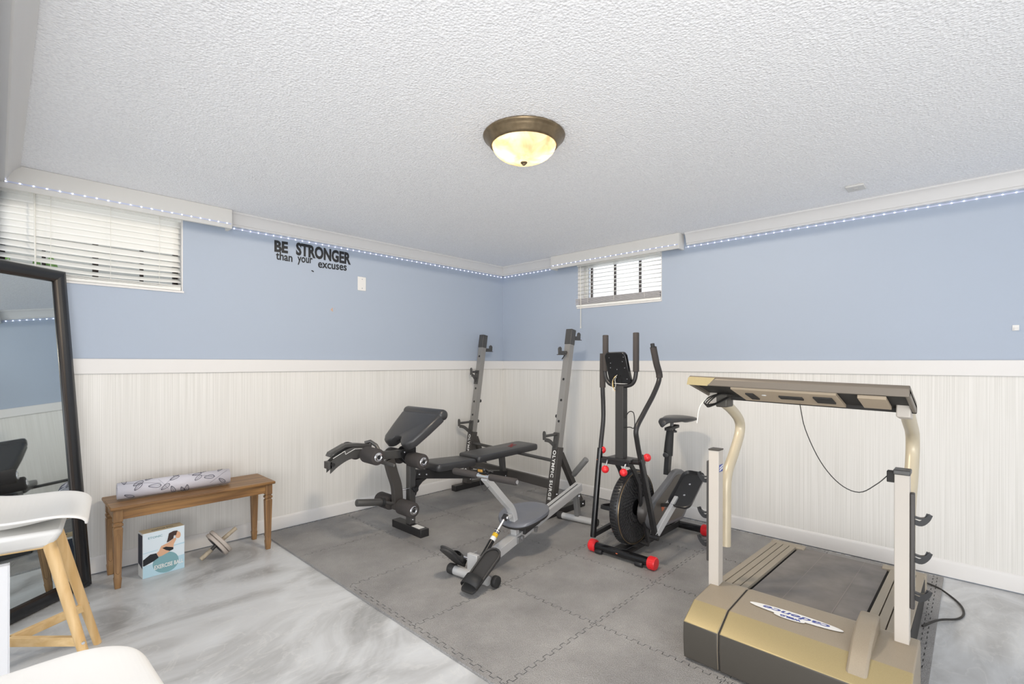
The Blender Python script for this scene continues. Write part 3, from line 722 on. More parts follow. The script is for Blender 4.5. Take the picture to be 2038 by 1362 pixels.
# leg lever
B().prism([(-1.70,.645),(-1.79,.632),(-1.825,.60),(-1.82,.565),(-1.79,.53),(-1.745,.50),(-1.73,.53),(-1.70,.545)], (0, -.79, 0), (1,0,0), (0,0,1), (0,1,0), .007).prism([(-1.70,.645),(-1.79,.632),(-1.825,.60),(-1.82,.565),(-1.79,.53),(-1.745,.50),(-1.73,.53),(-1.70,.545)], (0, -.728, 0), (1,0,0), (0,0,1), (0,1,0), .007).build('pivot_bracket', 'black_powder', t)
bolt((-1.795, -.79, .60), (0,-1,0), t)
B().beam((-2.02, Yb, .598), (-1.76, Yb, .585), .045, .055).build('lever_arm', 'gunmetal', t, bevel=.003)
B().flat(spline([(-1.905, Yb, .56), (-1.875, Yb, .46), (-1.845, Yb, .37), (-1.835, Yb, .28), (-1.835, Yb, .20)], 5), .068, .045).build('leg_lever', 'brace_metal', t, bevel=.002)
# curl arm
lowp = spline([(-2.0, 0, .605), (-2.10, 0, .635), (-2.20, 0, .645), (-2.28, 0, .615), (-2.345, 0, .57)], 5)
b = B()
top = [(p.x, p.z+.036) for p in lowp]; bot = [(p.x, p.z-.036) for p in lowp][::-1]
b.prism(top+bot, (0, -.782, 0), (1,0,0), (0,0,1), (0,1,0), .006); b.prism(top+bot, (0, -.732, 0), (1,0,0), (0,0,1), (0,1,0), .006)
b.box((-2.36, -.782, .565), (-2.335, -.726, .61))
b.build('curl_arm', 'gunmetal', t, bevel=.001)
b = B(); b.flat([(-2.04, -.735, .672), (-2.15, -.735, .690), (-2.23, -.735, .695), (-2.325, -.735, .655), (-2.335, -.735, .635)], .022, .05); b.build('curl_bar_holder', 'gunmetal', t, bevel=.002)
B().flat([(-2.33, -.787, .63), (-2.25, -.787, .667), (-2.245, -.787, .645), (-2.18, -.787, .672), (-2.10, -.787, .665)], .002, .006).build('trim_flash', 'white_print', t)
B().cyl((-2.33, -.792, .59), (-2.33, -.72, .59), .012).build('bolt', 'black_powder', t)
B().tube([(-2.07, -.72, .69), (-2.04, -.74, .70), (-2.02, -.78, .675), (-2.01, -.80, .64)], .013, 10).build('latch', 'gunmetal', t)
B().tube([(-2.03, -.80, .575), (-2.0, -.87, .563), (-1.975, -.93, .552)], .013, 12).sphere((-1.975, -.93, .552), .013, 10).build('lever_handle', 'gunmetal', t)
# foam rollers
def roller(x, z, ya, yb, r=.053):
    ro = B().rcyl((x, ya, z), (x, yb, z), r, .014, 28).build('foam_roller', 'foam_black', t)
    s = -1 if yb < ya else 1
    B().lathe([(.013, .001), (.013, .006), (.018, .009), (.027, .008), (.031, .003), (.031, -.004)], (x, yb, z), (0, s, 0), 24).build('end_ring', 'chrome', ro)
    B().lathe([(0, .002), (.014, .002)], (x, yb, z), (0, s, 0), 20).build('end_plug', 'plastic_black', ro)
for (x, z) in ((-2.115, .632), (-1.765, .552), (-1.845, .232)):
    B().cyl((x, Yb-.10, z), (x, Yb+.10, z), .012).build('roller_axle', 'gunmetal', t)
    roller(x, z, Yb-.055, Yb-.215); roller(x, z, Yb+.055, Yb+.215)
# weight horn at the lever foot
B().rcyl((-1.945, Yb, .268), (-2.15, Yb, .305), .024, .004).build('weight_horn', 'gunmetal', t)
B().lathe([(0,0),(.032,0),(.032,.02),(0,.02)], (-1.945, Yb, .268), (-1,0,.18), 20).build('collar', 'rubber_black', t)
B().tube([(-1.945, Yb, .268), (-1.88, Yb, .245), (-1.845, Yb, .25)], .012, 10).build('horn_bracket', 'gunmetal', t)
B().tube([(-1.80, Yb, .325), (-1.745, Yb, .325)], .008, 10).build('stop_pin', 'chrome', t)
B().cyl((-1.72, -.781, .325), (-1.72, -.80, .325), .010).lathe([(0,0),(.018,.002),(.022,.012),(.018,.026),(0,.028)], (-1.72, -.80, .325), (0,-1,0), 14).build('knob', 'plastic_black', t)
# uprights
def upright(side, Y, name):
    f = lambda z: fx(z, side)
    slope = .154 if side == 'l' else .185
    dirv = Vector((slope, 0, 1)).normalized(); nrm = Vector((-1, 0, slope)).normalized()
    def at(z, off=0): return Vector((f(z)+off, Y, z))
    low = B().beam(at(Z0+.05, .034), at(.557, .034), .068, .064).build('upright_sleeve', 'brace_metal', t, bevel=.002)
    b = B(); b.mat(0).beam(at(.52, .033), at(1.395, .033), .056, .054)
    b.mat(1)
    for z in (1.30, .98, .85, .72) if side == 'l' else (1.10, .93, .76, .64):
        b.lathe([(0, .0006), (.011, .0006), (.011, 0)], at(z, .033) + nrm*.027, nrm, 14)
    up = b.build('upright', ['upright_silver', 'rubber_black'], t, bevel=.002)
    B().beam(at(1.39, .033), at(1.517, .033), .062, .060).build('top_sleeve', 'gunmetal', t, bevel=.003)
    # lettering runs down the front of the lower sleeve
    b = B(); b.text('OLYMPIC SURGE', .040, at(.535, 0) + nrm*(.0015) + Vector((-.0005, .014, 0)), -dirv, (0,-1,0), .0006, .001, 1.15, spacing=1.18)
    b.build('lettering', 'white_print', low)
    # rear brace and foot
    B().beam((f(.50)+.075, Y, .50), (-.365 if side == 'r' else -.335, Y, Z0+.05), .045, .045).build('rear_brace', 'brace_metal', t, bevel=.002)
    for z in (.19, .10): bolt(at(z, .045) + Vector((0, -.034, 0)), (0,-1,0), t)
    x0 = -.80 if side == 'l' else -.89
    B().box((x0, Y-.03, Z0), (-.325 if side == 'r' else -.29, Y+.03, Z0+.052)).build('base_rail', 'black_powder', t, bevel=.003)
    bolt((-.36, Y-.03, Z0+.027), (0,-1,0), t)
    return f, at, nrm
fl, atl, nl = upright('l', Yl, 'l')
fr, atr, nr = upright('r', Yr, 'r')
def spotter(at, nrm, z, L_, parent=t):
    """short safety hook: round bar, end plate and curved strut"""
    p = at(z); o = Vector((-1,0,0))
    g = B().tube([p, p + o*L_], .011, 12); 
    g.prism([(-.014,-.03),(.014,-.03),(.016,.02),(.012,.036),(0,.042),(-.012,.036),(-.016,.02)], p + o*(L_), (0,1,0), (0,0,1), (-1,0,0), .006)
    g.flat(spline([p + o*(L_-.004) + Vector((0,0,-.028)), p + o*(L_*.6) + Vector((0,0,-.045)), p + o*(L_*.25) + Vector((0,0,-.085)), at(z-.10) + o*.004], 4), .03, .006)
    g.beam(at(z-.12, -.003), at(z+.014, -.003), .05, .006)
    return g.build('safety_hook', 'gunmetal', parent, bevel=.001)
spotter(atl, nl, .655, .155); spotter(atl, nl, 1.148, .075); spotter(atr, nr, .662, .155)
def jhook(p, d, L_):
    p = Vector(p); d = Vector(d)
    g = B(); g.cyl(p - d*.0, p + d*.03, .013, 12)
    prof = [(0,-.018),(L_,-.022),(L_+.004,.03),(L_-.006,.042),(L_-.020,.046),(L_-.034,.036),(L_-.036,.012),(0,.012)]
    g.prism(prof, p + Vector((0,-.006,0)), d, (0,0,1), (0,1,0), .012)
    g.box(p + d*.02 + Vector((0,-.02,-.022)), p + d*L_ + Vector((0,.02,-.016)))
    return g.build('bar_hook', 'gunmetal', t, bevel=.0015)
jhook(atl(1.372, .045), (1,0,0), .125); jhook(atr(1.452, .045), (1,0,0), .125)
jhook(atr(1.325, 0), (-1,0,0), .10)
b = B(); b.tube([atr(1.31, -.01), atr(1.285, -.03), atr(1.27, -.045)], .004, 8); b.build('pin_clip', 'plastic_black', t)
for z in (.655, .855): B().lathe([(0,-.002),(.010,0),(.010,.012),(.017,.016),(.016,.030),(0,.032)], atl(z, .062), (1,0,0), 14).build('knob', 'plastic_black', t)
for z in (.655, .80): B().lathe([(0,-.002),(.010,0),(.010,.008),(.015,.010),(.014,.022),(0,.024)], atr(z, .033)+Vector((0,.03,0)), (0,1,0), 14).build('knob', 'plastic_black', t)
# plate horns
B().rcyl((-.485, Yr-.02, .305), (-.48, -1.435, .452), .0245, .004).build('plate_horn', 'grey_tube', t)
B().rcyl((-.44, Yl+.02, .305), (-.44, -.055, .36), .0245, .004).build('plate_horn', 'grey_tube', t)

# ------------------------------------------------------------------ rowing machine
RA = Vector((-.72, -1.518, 0)); RE = Vector((-.992, -.127, 0)).normalized(); RN = Vector((.127, -.992, 0)).normalized()
def R(l, n, z): return RA + RE*l + RN*n + Vector((0,0,z))
t = thing('rowing_machine', 'small silver rowing machine with grey saddle seat between the weight bench and the bike', 'rowing machine', R(.62, 0, Z0))
rail_z = lambda l: .305 - .178*l
b = B(); p = R(-.02, 0, rail_z(-.02)-.028); q = R(1.17, 0, rail_z(1.17)-.028)
b.mat(0).beam(p, q, .062, .052, RN)
rd = (q-p).normalized()
b.mat(1); b.beam(R(.0, 0, rail_z(0)+.0), R(.50, 0, rail_z(.50)+.0), .005, .004, RN)
for s in (-1, 1):
    b.mat(0); b.beam(R(-.02, s*.022, rail_z(-.02)+.0), R(.52, s*.022, rail_z(.52)), .016, .006, RN)
b.build('rail', ['silver_paint', 'rubber_black'], t, bevel=.0015)
B().beam(R(.03, 0, rail_z(.03)-.05), R(-.01, 0, Z0+.035), .034, .045, RN).build('rear_post', 'grey_tube', t, bevel=.003)
B().obox(R(.02, .022, .235), RE, RN, (0,0,1), .018, .003, .03).build('bracket', 'grey_tube', t, bevel=.002)
bolt(R(.02, .026, .245), RN, t); bolt(R(.02, .026, .222), RN, t)
B().cyl(R(0, -.135, Z0+.028), R(0, .135, Z0+.028), .024, 20).build('rear_tube', 'silver_paint', t)
for s in (-1, 1): B().rcyl(R(0, s*.13, Z0+.028), R(0, s*.172, Z0+.028), .0285, .004).build('end_cap', 'plastic_matte', t)
B().cyl(R(1.245, -.125, Z0+.028), R(1.245, .125, Z0+.028), .026, 20).build('front_tube', 'silver_paint', t)
B().rcyl(R(1.245, -.12, Z0+.030), R(1.245, -.165, Z0+.030), .030, .004).build('end_cap', 'plastic_matte', t)
B().rcyl(R(1.235, .155, Z0+.034), R(1.235, .185, Z0+.034), .032, .006).build('wheel', 'rubber_black', t)
b = B(); b.obox(R(1.225, 0, .092), RE, RN, (0,0,1), .012, .036, .062).obox(R(1.19, .034, .092), RE, RN, (0,0,1), .04, .002, .05).obox(R(1.19, -.034, .092), RE, RN, (0,0,1), .04, .002, .05); b.build('front_bracket', 'silver_paint', t, bevel=.002)
# saddle seat
def seatfn(u, v):
    a = u*2*PI; r = v
    ex = .175*math.copysign(abs(math.cos(a))**.75, math.cos(a)); wy = .150*math.copysign(abs(math.sin(a))**.75, math.sin(a))
    k = 1 if math.cos(a) < 0 else 1
    narrow = 1 - .28*max(0, -math.cos(a)) if True else 1
    l = .705 + ex*r; n = .0 + wy*r*narrow
    z = .262 + .020*(abs(n)/.15)**2*1.0 + .014*max(0, -(l-.705)/.175)**2 - .012*max(0, (l-.705)/.175)**2 - .018*max(0, r-.9)*10*.25
    z -= .178*(l-.705)*.45
    return R(l, n, z)
b = B(); nu = 36
rings = []
c0 = b.bm.verts.new(seatfn(0, 0))
for v in (.25, .5, .7, .85, .94, 1.0): rings.append([b.bm.verts.new(seatfn(i/nu, v)) for i in range(nu)])
rings.append([b.bm.verts.new(seatfn(i/nu, 1.02) + Vector((0,0,-.016))) for i in range(nu)])
b.mat(1); rings.append([b.bm.verts.new(seatfn(i/nu, .98) + Vector((0,0,-.034))) for i in range(nu)])
rings.append([b.bm.verts.new(seatfn(i/nu, .55) + Vector((0,0,-.060))) for i in range(nu)])
b.mat(0)
for i in range(nu): b._f([c0, rings[0][i], rings[0][(i+1) % nu]])
for k, (A, Q) in enumerate(zip(rings, rings[1:])):
    b.mat(1 if k >= 6 else 0)
    for i in range(nu): b._f([A[i], A[(i+1) % nu], Q[(i+1) % nu], Q[i]])
b.mat(1); b._f(rings[-1])
b.build('seat', ['vinyl_seat', 'plastic_matte'], t, smooth=60)
B().obox(R(.69, 0, .183), RE - Vector((0,0,.178)), RN, (0,0,1), .09, .05, .022).build('seat_carriage', 'plastic_matte', t, bevel=.003)
B().prism([(0,0),(.04,0),(.03,-.03),(.015,-.035)], R(.62, .034, .155), RE, (0,0,1), RN, .012).build('stop_bracket', 'grey_tube', t, bevel=.002)
# rowing arm
arm = [R(.815, 0, .125), R(.828, 0, .20), R(.845, 0, .28), R(.875, 0, .335), R(.93, 0, .385), R(1.02, 0, .47), R(1.125, 0, .570)]
B().flat(spline(arm, 5), .042, .038, tuple(RE*-1)).build('arm', 'silver_paint', t, bevel=.003)
B().obox(R(.815, 0, .125), RE, RN, (0,0,1), .028, .042, .020).cyl(R(.80, -.046, .132), R(.80, .050, .132), .015, 14).build('pivot_block', 'grey_tube', t, bevel=.003)
B().cyl(R(1.132, -.05, .578), R(1.132, .05, .578), .015, 16).build('cross_bar', 'chrome', t)
for s in (-1, 1):
    B().rcyl(R(1.132, s*.045, .578), R(1.132, s*.235, .578), .0195, .004, 18).build('grip', 'foam_black', t)
B().tube([R(1.132, .235, .578), R(1.132, .239, .578)], .012, 12).build('grip_plug', 'chrome', t)
b = B(); b.obox(R(1.125, -.012, .607), RN, RE + Vector((0,0,.5)), (0,0,1), .032, .026, .014); ct = b.build('rep_counter', 'gloss_black', t, bevel=.010)
B().obox(R(1.150, -.012, .612), RN, RE*.2 + Vector((0,0,1)), RE, .016, .008, .006).build('counter_highlight', 'gold_highlight', ct, bevel=.002)  # gold highlight of the glossy counter, built as a small block
B().tube(spline([R(1.12, -.035, .575), R(1.115, -.04, .53), R(1.11, -.02, .485), R(1.09, -.005, .50), R(1.07, 0, .525)], 5), .0018, 6).build('counter_wire', 'plastic_black', t)
# piston
P1 = R(.925, 0, .285); P2 = R(1.185, .0, .075); dv = P2-P1
cyl = B().cyl(P1+dv*.28, P1+dv*.97, .0165, 18).cyl(P1+dv*.97, P2, .009, 10).build('piston', 'gloss_black', t)
B().cyl(P1, P1+dv*.28, .009, 12).build('piston_rod', 'chrome', cyl)
B().cyl(P1+dv*.30, P1+dv*.33, .0195, 18).cyl(P1+dv*.345, P1+dv*.355, .0195, 18).build('clamp_ring', 'chrome', cyl)
b = B(); b.mat(0).cyl(P1+dv*.36, P1+dv*.43, .0172, 18).mat(1).cyl(P1+dv*.43, P1+dv*.50, .0172, 18); b.build('label_band', ['yellow_label', 'white_print'], cyl)
B().obox(P1, dv, RN, dv.cross(RN), .018, .016, .012).build('piston_joint', 'black_powder', t, bevel=.002)
for s in (-1, 1): bolt(P1 + RN*.016*s, RN*s, t)
B().obox(R(.90, 0, .285), RE, RN, (0,0,1), .03, .018, .010).build('arm_bracket', 'silver_paint', t, bevel=.002)
# foot pedals
def pedal(n0, heel, toe, wdt=.052):
    """heel/toe given as (l,z); toe higher"""
    H = R(heel[0], n0, heel[1]); T = R(toe[0], n0, toe[1]); d = (T-H); Ln = d.length; d.normalize(); up = d.cross(RN); up = up if up.dot(RE*1) < 9 else up
    if up.z < 0: up = -up
    N_ = 10
    out = []
    for i in range(9): a = PI*i/8; out.append((Ln-wdt + wdt*math.sin(a)*1.0, -wdt*math.cos(a)))
    out += [(.05, wdt*.92), (.015, wdt*.86), (0, wdt*.7), (0, -wdt*.7), (.015, -wdt*.86), (.05, -wdt*.92)]
    b = B(); b.prism(out, H, d, RN, up, -.012)
    # raised rim around the toe end
    rim = [H + d*x + RN*y + up*.006 for x, y in out[:10]] 
    rim = [H + d*.06 - RN*wdt*.95 + up*.004] + rim[0:9] + [H + d*.06 + RN*wdt*.95 + up*.004]
    b.tube(rim, .006, 8)
    pd = b.build('foot_pedal', 'plastic_matte', t, smooth=40)
    s = B(); 
    arcp = [H + d*.055 - RN*wdt*1.02 + up*(-.004)] + [H + d*.055 - RN*wdt*math.cos(a)*1.02 + up*(.010+.030*math.sin(a)) for a in [PI*i/8 for i in range(9)]] + [H + d*.055 + RN*wdt*1.02 + up*(-.004)]
    nn_ = len(arcp)-1
    s.grid(lambda u, v: arcp[round(u*nn_)] + d*((v-.5)*.062), nn_, 1)
    s.build('foot_strap', 'rubber_black', pd, solid=.003)
    return H, T
pedal(.115, (1.415, .045), (1.160, .185))
pedal(-.115, (1.195, .060), (1.345, .200), .045)
B().tube([R(1.22, -.16, .115), R(1.22, .10, .115)], .009, 10).build('pedal_axle', 'chrome', t)

# ------------------------------------------------------------------ fan bike
t = thing('exercise_bike', 'black fan exercise bike with red end caps and moving arm handles', 'exercise bike', (-.75, -2.14, Z0))
Yk = -2.14
def cross_tube(x, ya, yb, z=Z0+.0385, r=.026):
    ct = B().cyl((x, ya, z), (x, yb, z), r, 20).build('stabilizer', 'gloss_black', t)
    for y, s in ((ya, 1), (yb, -1)):
        b = B(); 
        k = 18; prof = [(0,0),(.034,.002),(.0365,.008),(.0365,.044),(.033,.050),(0,.052)]
        b.lathe(prof, (x, y - s*.012, z), (0, s, 0), 22)
        for q in range(k):
            a = 2*PI*q/k; b.obox((x+.0365*math.cos(a), y + s*.014, z+.0365*math.sin(a)), (0,1,0), (math.cos(a),0,math.sin(a)), (-math.sin(a),0,math.cos(a)), .018, .0016, .0025)
        b.build('end_cap', 'red_plastic', ct, smooth=30)
    return ct
c1 = cross_tube(-1.115, -1.945, -2.335)
for y in (-1.985, -2.27): B().rcyl((-1.135, y+.025, Z0+.016), (-1.135, y-.025, Z0+.016), .015, .003).build('roller_wheel', 'plastic_black', c1)
B().lathe([(0,.0015),(.009,.0015),(.009,0)], (-1.137, -2.12, Z0+.045), (-.8,0,.6), 14).build('sticker', 'orange_print', c1)
cross_tube(-.33, -1.945, -2.335)
b = B(); b.beam((-1.10, Yk, .055), (-.33, Yk, .060), .045, .045); b.build('base_frame', 'black_powder', t, bevel=.003)
B().box((-1.13, -2.20, .068), (-1.02, -2.08, .074)).build('mounting_plate', 'black_powder', t)
for s in (-1, 1): B().beam((-.93+.02, Yk+s*.075, .08), (-.965, Yk+s*.06, .32), .018, .03).build('wheel_fork', 'black_powder', t, bevel=.002)
B().cyl((-.93, Yk-.085, .078), (-.93, Yk+.085, .078), .012).build('fork_axle', 'black_powder', t)
# fan wheel
WC = Vector((-.985, Yk, .318)); WR = .232
b = B()
b.lathe([(.05,-.030),(.205,-.036),(.222,-.032),(.231,-.022),(.233,0),(.231,.022),(.222,.032),(.205,.036),(.05,.030)], WC, (0,1,0), 72)
wheel = b.build('fan_wheel', 'plastic_black', t, smooth=40)
for s_ in (-1, 1):
    b = B()
    for ring, (r0, r1, cnt, sk) in enumerate([(.185,.212,60,.0), (.155,.182,48,.05), (.125,.152,40,.1), (.095,.122,30,.15), (.07,.092,22,.2)]):
        for q in range(cnt):
            a = 2*PI*q/cnt
            rad = Vector((math.cos(a+sk), 0, math.sin(a+sk))); rad2 = Vector((math.cos(a), 0, math.sin(a)))
            c = WC + rad2*((r0+r1)/2) + Vector((0, s_*.0365, 0)); d = (rad*r1 - rad2*r0)
            b.obox(c, d, (0,1,0), d.cross(Vector((0,1,0))), (r1-r0)/2*.95, .003, .0022)
    b.build('fan_guard', 'plastic_matte', wheel, smooth=0)
b = B()
for q in range(70):
    a = 2*PI*q/70; rad = Vector((math.cos(a), 0, math.sin(a)))
    b.obox(WC + rad*.233, (0,1,0), rad, rad.cross(Vector((0,1,0))), .018, .004, .004)
b.build('fan_blades', 'rubber_black', wheel, smooth=0)
B().lathe([(0,.0),(.235,.0)], WC, (0,1,0), 8) if False else None
B().ring_sweep([WC + Vector((math.cos(a)*.2265, -.033, math.sin(a)*.2265)) for a in [2*PI*i/48 for i in range(48)]], [(.003*math.cos(2*PI*j/6), .003*math.sin(2*PI*j/6)) for j in range(6)], True).build('wheel_rim', 'bronze', wheel)
# drive cover
cov = []
for i in range(15): a = math.radians(-70+ 200*i/14); cov.append((-.54+.185*math.cos(a), .315+.185*math.sin(a)))
for i in range(9): a = math.radians(125+150*i/8); cov.append((-.86+.105*math.cos(a), .262+.105*math.sin(a)))
cv = B().prism(cov, (0, -2.208, 0), (1,0,0), (0,0,1), (0,-1,0), .039).build('drive_cover', 'cover_grey', t, bevel=.008)
inn = [(-.60+(x+.60)*.84, .30+(z-.30)*.84) for x, z in cov]
B().prism(inn, (0, -2.2475, 0), (1,0,0), (0,0,1), (0,-1,0), .002).build('cover_panel', 'cover_brown', cv, bevel=.001)
b = B(); b.mat(0).obox((-.785, -2.2505, .29), (1,0,.35), (0,1,0), (-.35,0,1), .017, .0006, .019).mat(1)
b.text('BODY RIDER', .030, (-.76, -2.251, .285), (1,0,.35), (-.35,0,1), .0004, .002, .8)
b.build('emblem', ['orange_print', 'white_print'], cv)
B().lathe([(0,.062),(.055,.058),(.082,.038),(.092,0),(0,0)], (-.90, -2.178, .285), (0,-1,0), 28).build('hub_cover', 'brace_metal', cv, smooth=50)
B().beam((-.86, -2.10, .25), (-.72, -2.10, .07), .04, .05).build('frame_strut', 'black_powder', t, bevel=.002)
B().beam((-.44, -2.14, .08), (-.50, -2.14, .36), .05, .07).build('rear_frame_strut', 'black_powder', t, bevel=.002)
# mast, crossbar, console
B().beam((-1.125, Yk, .07), (-1.125, Yk, .62), .05, .06) if False else None
B().box((-1.148, -2.168, .645), (-1.095, -2.112, 1.095)).build('mast', 'plastic_matte', t, bevel=.003)
B().box((-1.16, -2.225, .632), (-1.06, -2.055, .650)).box((-1.135, -2.20, .60), (-1.085, -2.0, .632)).build('mast_plate', 'black_powder', t, bevel=.003)
B().flat([(-1.11, Yk, .62), (-1.14, Yk, .56), (-1.17, Yk, .45), (-1.225, Yk+.0, .33)], .05, .04, (0,1,0)) if False else None
b = B()
for s in (-1, 1):
    b.flat([(-1.11, Yk+s*.052, .625), (-1.06, Yk+s*.052, .57), (-1.0, Yk+s*.055, .48), (-.975, Yk+s*.055, .33)], .03, .012, (0,1,0))
b.build('front_fork', 'black_powder', t, bevel=.001)
B().tube([(-1.10, -1.985, .618), (-1.12, -2.295, .640)], .017, 14).build('pivot_bar', 'black_powder', t)
U = [(-1.125, -2.028, 1.30), (-1.125, -2.024, 1.18), (-1.125, -2.045, 1.12), (-1.125, -2.09, 1.098), (-1.125, -2.18, 1.098), (-1.125, -2.225, 1.12), (-1.125, -2.243, 1.18), (-1.125, -2.243, 1.30)]
B().tube(spline(U, 5), .0125, 12).build('fixed_handlebar', 'black_powder', t)
B().rcyl((-1.125, -2.0275, 1.185), (-1.125, -2.027, 1.417), .0185, .004).build('handle_grip', 'foam_black', t)
B().rcyl((-1.125, -2.243, 1.185), (-1.125, -2.243, 1.424), .0185, .004).build('handle_grip', 'foam_black', t)
cn = B().prism([(-.065,0),(.075,0),(.082,.012),(.068,.17),(.058,.185),(.048,.19),(-.060,.19),(-.075,.178),(-.080,.165),(-.07,.01)], (-1.14, -2.135, 1.112), (0,-1,0), (-.25,0,1), (1,0,.25), .028).build('console', 'gloss_black', t, bevel=.004)
b = B()
for x, z in ((-.045,.165),(.055,.168),(-.045,.10),(.0,.09),(.055,.10),(.062,.03),(-.04,.13),(.045,.14)):
    b.lathe([(0,.0015),(.003,.0015),(.003,0)], Vector((-1.14, -2.135, 1.112)) + Vector((0,-1,0))*x + Vector((-.25,0,1)).normalized()*z + Vector((-.002,0,0)), (-1,0,-.25), 8)
b.build('screw_heads', 'chrome', cn)
for k in range(4):
    random.seed(20+k); pz = [( -1.165-.004*k, -2.125-.012*random.random(), 1.165-.006*k), (-1.175, -2.118+.012*random.uniform(-1,1), 1.135), (-1.172, -2.115+.016*random.uniform(-1,1), 1.10), (-1.165, -2.12+.016*random.uniform(-1,1), 1.065)]
    B().tube(spline(pz, 4), .0013, 6).build('wire', ['cord_white', 'yellow_label', 'cord_white', 'cable_black'][k], cn)
B().tube(spline([(-1.12, -2.170, .84), (-1.12, -2.20, .845), (-1.12, -2.225, .84), (-1.12, -2.232, .87), (-1.12, -2.226, .93), (-1.12, -2.205, .942), (-1.12, -2.185, .93), (-1.12, -2.170, .90)], 4), .003, 8).build('bottle_cage', 'black_powder', t)
# moving arms
def moving_arm(path, foam_to, Yj):
    sp_ = spline(path, 6)
    k = foam_to*6
    g = B().tube(sp_, .0145, 14).build('moving_arm', 'black_powder', t)
    B().tube(sp_[:k+1], .0195, 16).build('arm_grip', 'foam_black', g)
    return g
g = moving_arm([(-1.085, -2.335, 1.335), (-1.055, -2.34, 1.24), (-1.015, -2.34, 1.150), (-1.085, -2.34, 1.055), (-1.20, -2.335, .945), (-1.275, -2.33, .862), (-1.255, -2.325, .78), (-1.205, -2.32, .665)], 2, 0)
B().tube([(-1.087, -2.334, 1.333), (-1.092, -2.333, 1.356)], .012, 12).build('arm_plug', 'rubber_black', g)
B().beam((-1.21, -2.32, .70), (-1.075, -2.345, .195), .026, .034, (0,1,0)).build('lower_arm', 'gloss_black', t, bevel=.004)
g = moving_arm([(-1.09, -1.985, 1.30), (-1.085, -1.98, 1.20), (-1.085, -1.98, 1.08), (-1.07, -1.975, .97), (-1.07, -1.975, .86), (-1.10, -1.978, .72), (-1.115, -1.98, .62)], 2, 0)
B().tube([(-1.11, -1.98, .69), (-1.13, -1.978, .55), (-1.18, -1.972, .13)], .0185, 14).build('lower_arm', 'gloss_black', t)
B().sphere((-1.128, -1.975, .615), .011, 10, (1,1,1)).build('bolt_cap', 'orange_print', t)
# tension and pivot balls
for p in ((-1.17, -2.055, .572), (-1.17, -2.185, .572), (-1.095, -1.985, .676), (-1.115, -2.312, .672)):
    B().sphere(p, .024, 18).build('ball_knob', 'red_plastic', t)
for y in (-2.055, -2.185): B().cyl((-1.165, y, .59), (-1.135, y, .635), .005).build('knob_stem', 'chrome', t)
# pedal levers
B().beam((-1.18, -1.975, .145), (-.90, -2.03, .20), .022, .03).build('pedal_lever', 'black_powder', t, bevel=.002)
B().beam((-1.085, -2.345, .195), (-.78, -2.345, .365), .024, .045).build('pedal_lever', 'silver_paint', t, bevel=.002)
B().cyl((-1.085, -2.32, .195), (-1.085, -2.37, .195), .016).build('pivot_bolt', 'gloss_black', t)
def foot_plate(c, ang, Ysgn):
    c = Vector(c); a = math.radians(ang); d = Vector((math.cos(a), 0, math.sin(a))); up = Vector((-math.sin(a), 0, math.cos(a))); s = Vector((0,1,0))
    L2, W2 = .155, .070
    out = []
    for cx, cy, a0 in ((L2-.05, W2-.035, 0), (-L2+.05, W2-.035, 90), (-L2+.05, -W2+.035, 180), (L2-.05, -W2+.035, 270)):
        for k in range(6): q = math.radians(a0+90*k/5); out.append((cx+.05*math.cos(q)*1.0, cy+.035*math.sin(q)))
    b = B(); b.prism(out, c, d, s, up, .006)
    rim = [c + d*x + s*y + up*.012 for x, y in out]
    b.ring_sweep(rim, [(-.003,-.014),(.003,-.014),(.003,.012),(-.003,.012)], True)
    f = b.build('foot_plate', 'plastic_black', t, smooth=40)
    B().cyl(c + d*.05 + up*.006, c + d*.05 + up*.009, .007, 12).cyl(c - d*.05 + up*.006, c - d*.05 + up*.009, .007, 12).build('bolt', 'chrome', f)
foot_plate((-.715, -2.385, .412), 33, -1)
foot_plate((-.78, -1.92, .215), -8, 1)
B().cyl((-.86, -1.93, .21), (-.86, -2.38, .30), .013).build('crank_axle', 'black_powder', t) if False else None
B().beam((-.80, -2.33, .325), (-.80, -2.20, .30), .025, .02, (1,0,0)).build('crank', 'black_powder', t)
B().beam((-.88, -2.03, .205), (-.86, -2.18, .25), .025, .02, (1,0,0)).build('crank', 'black_powder', t)
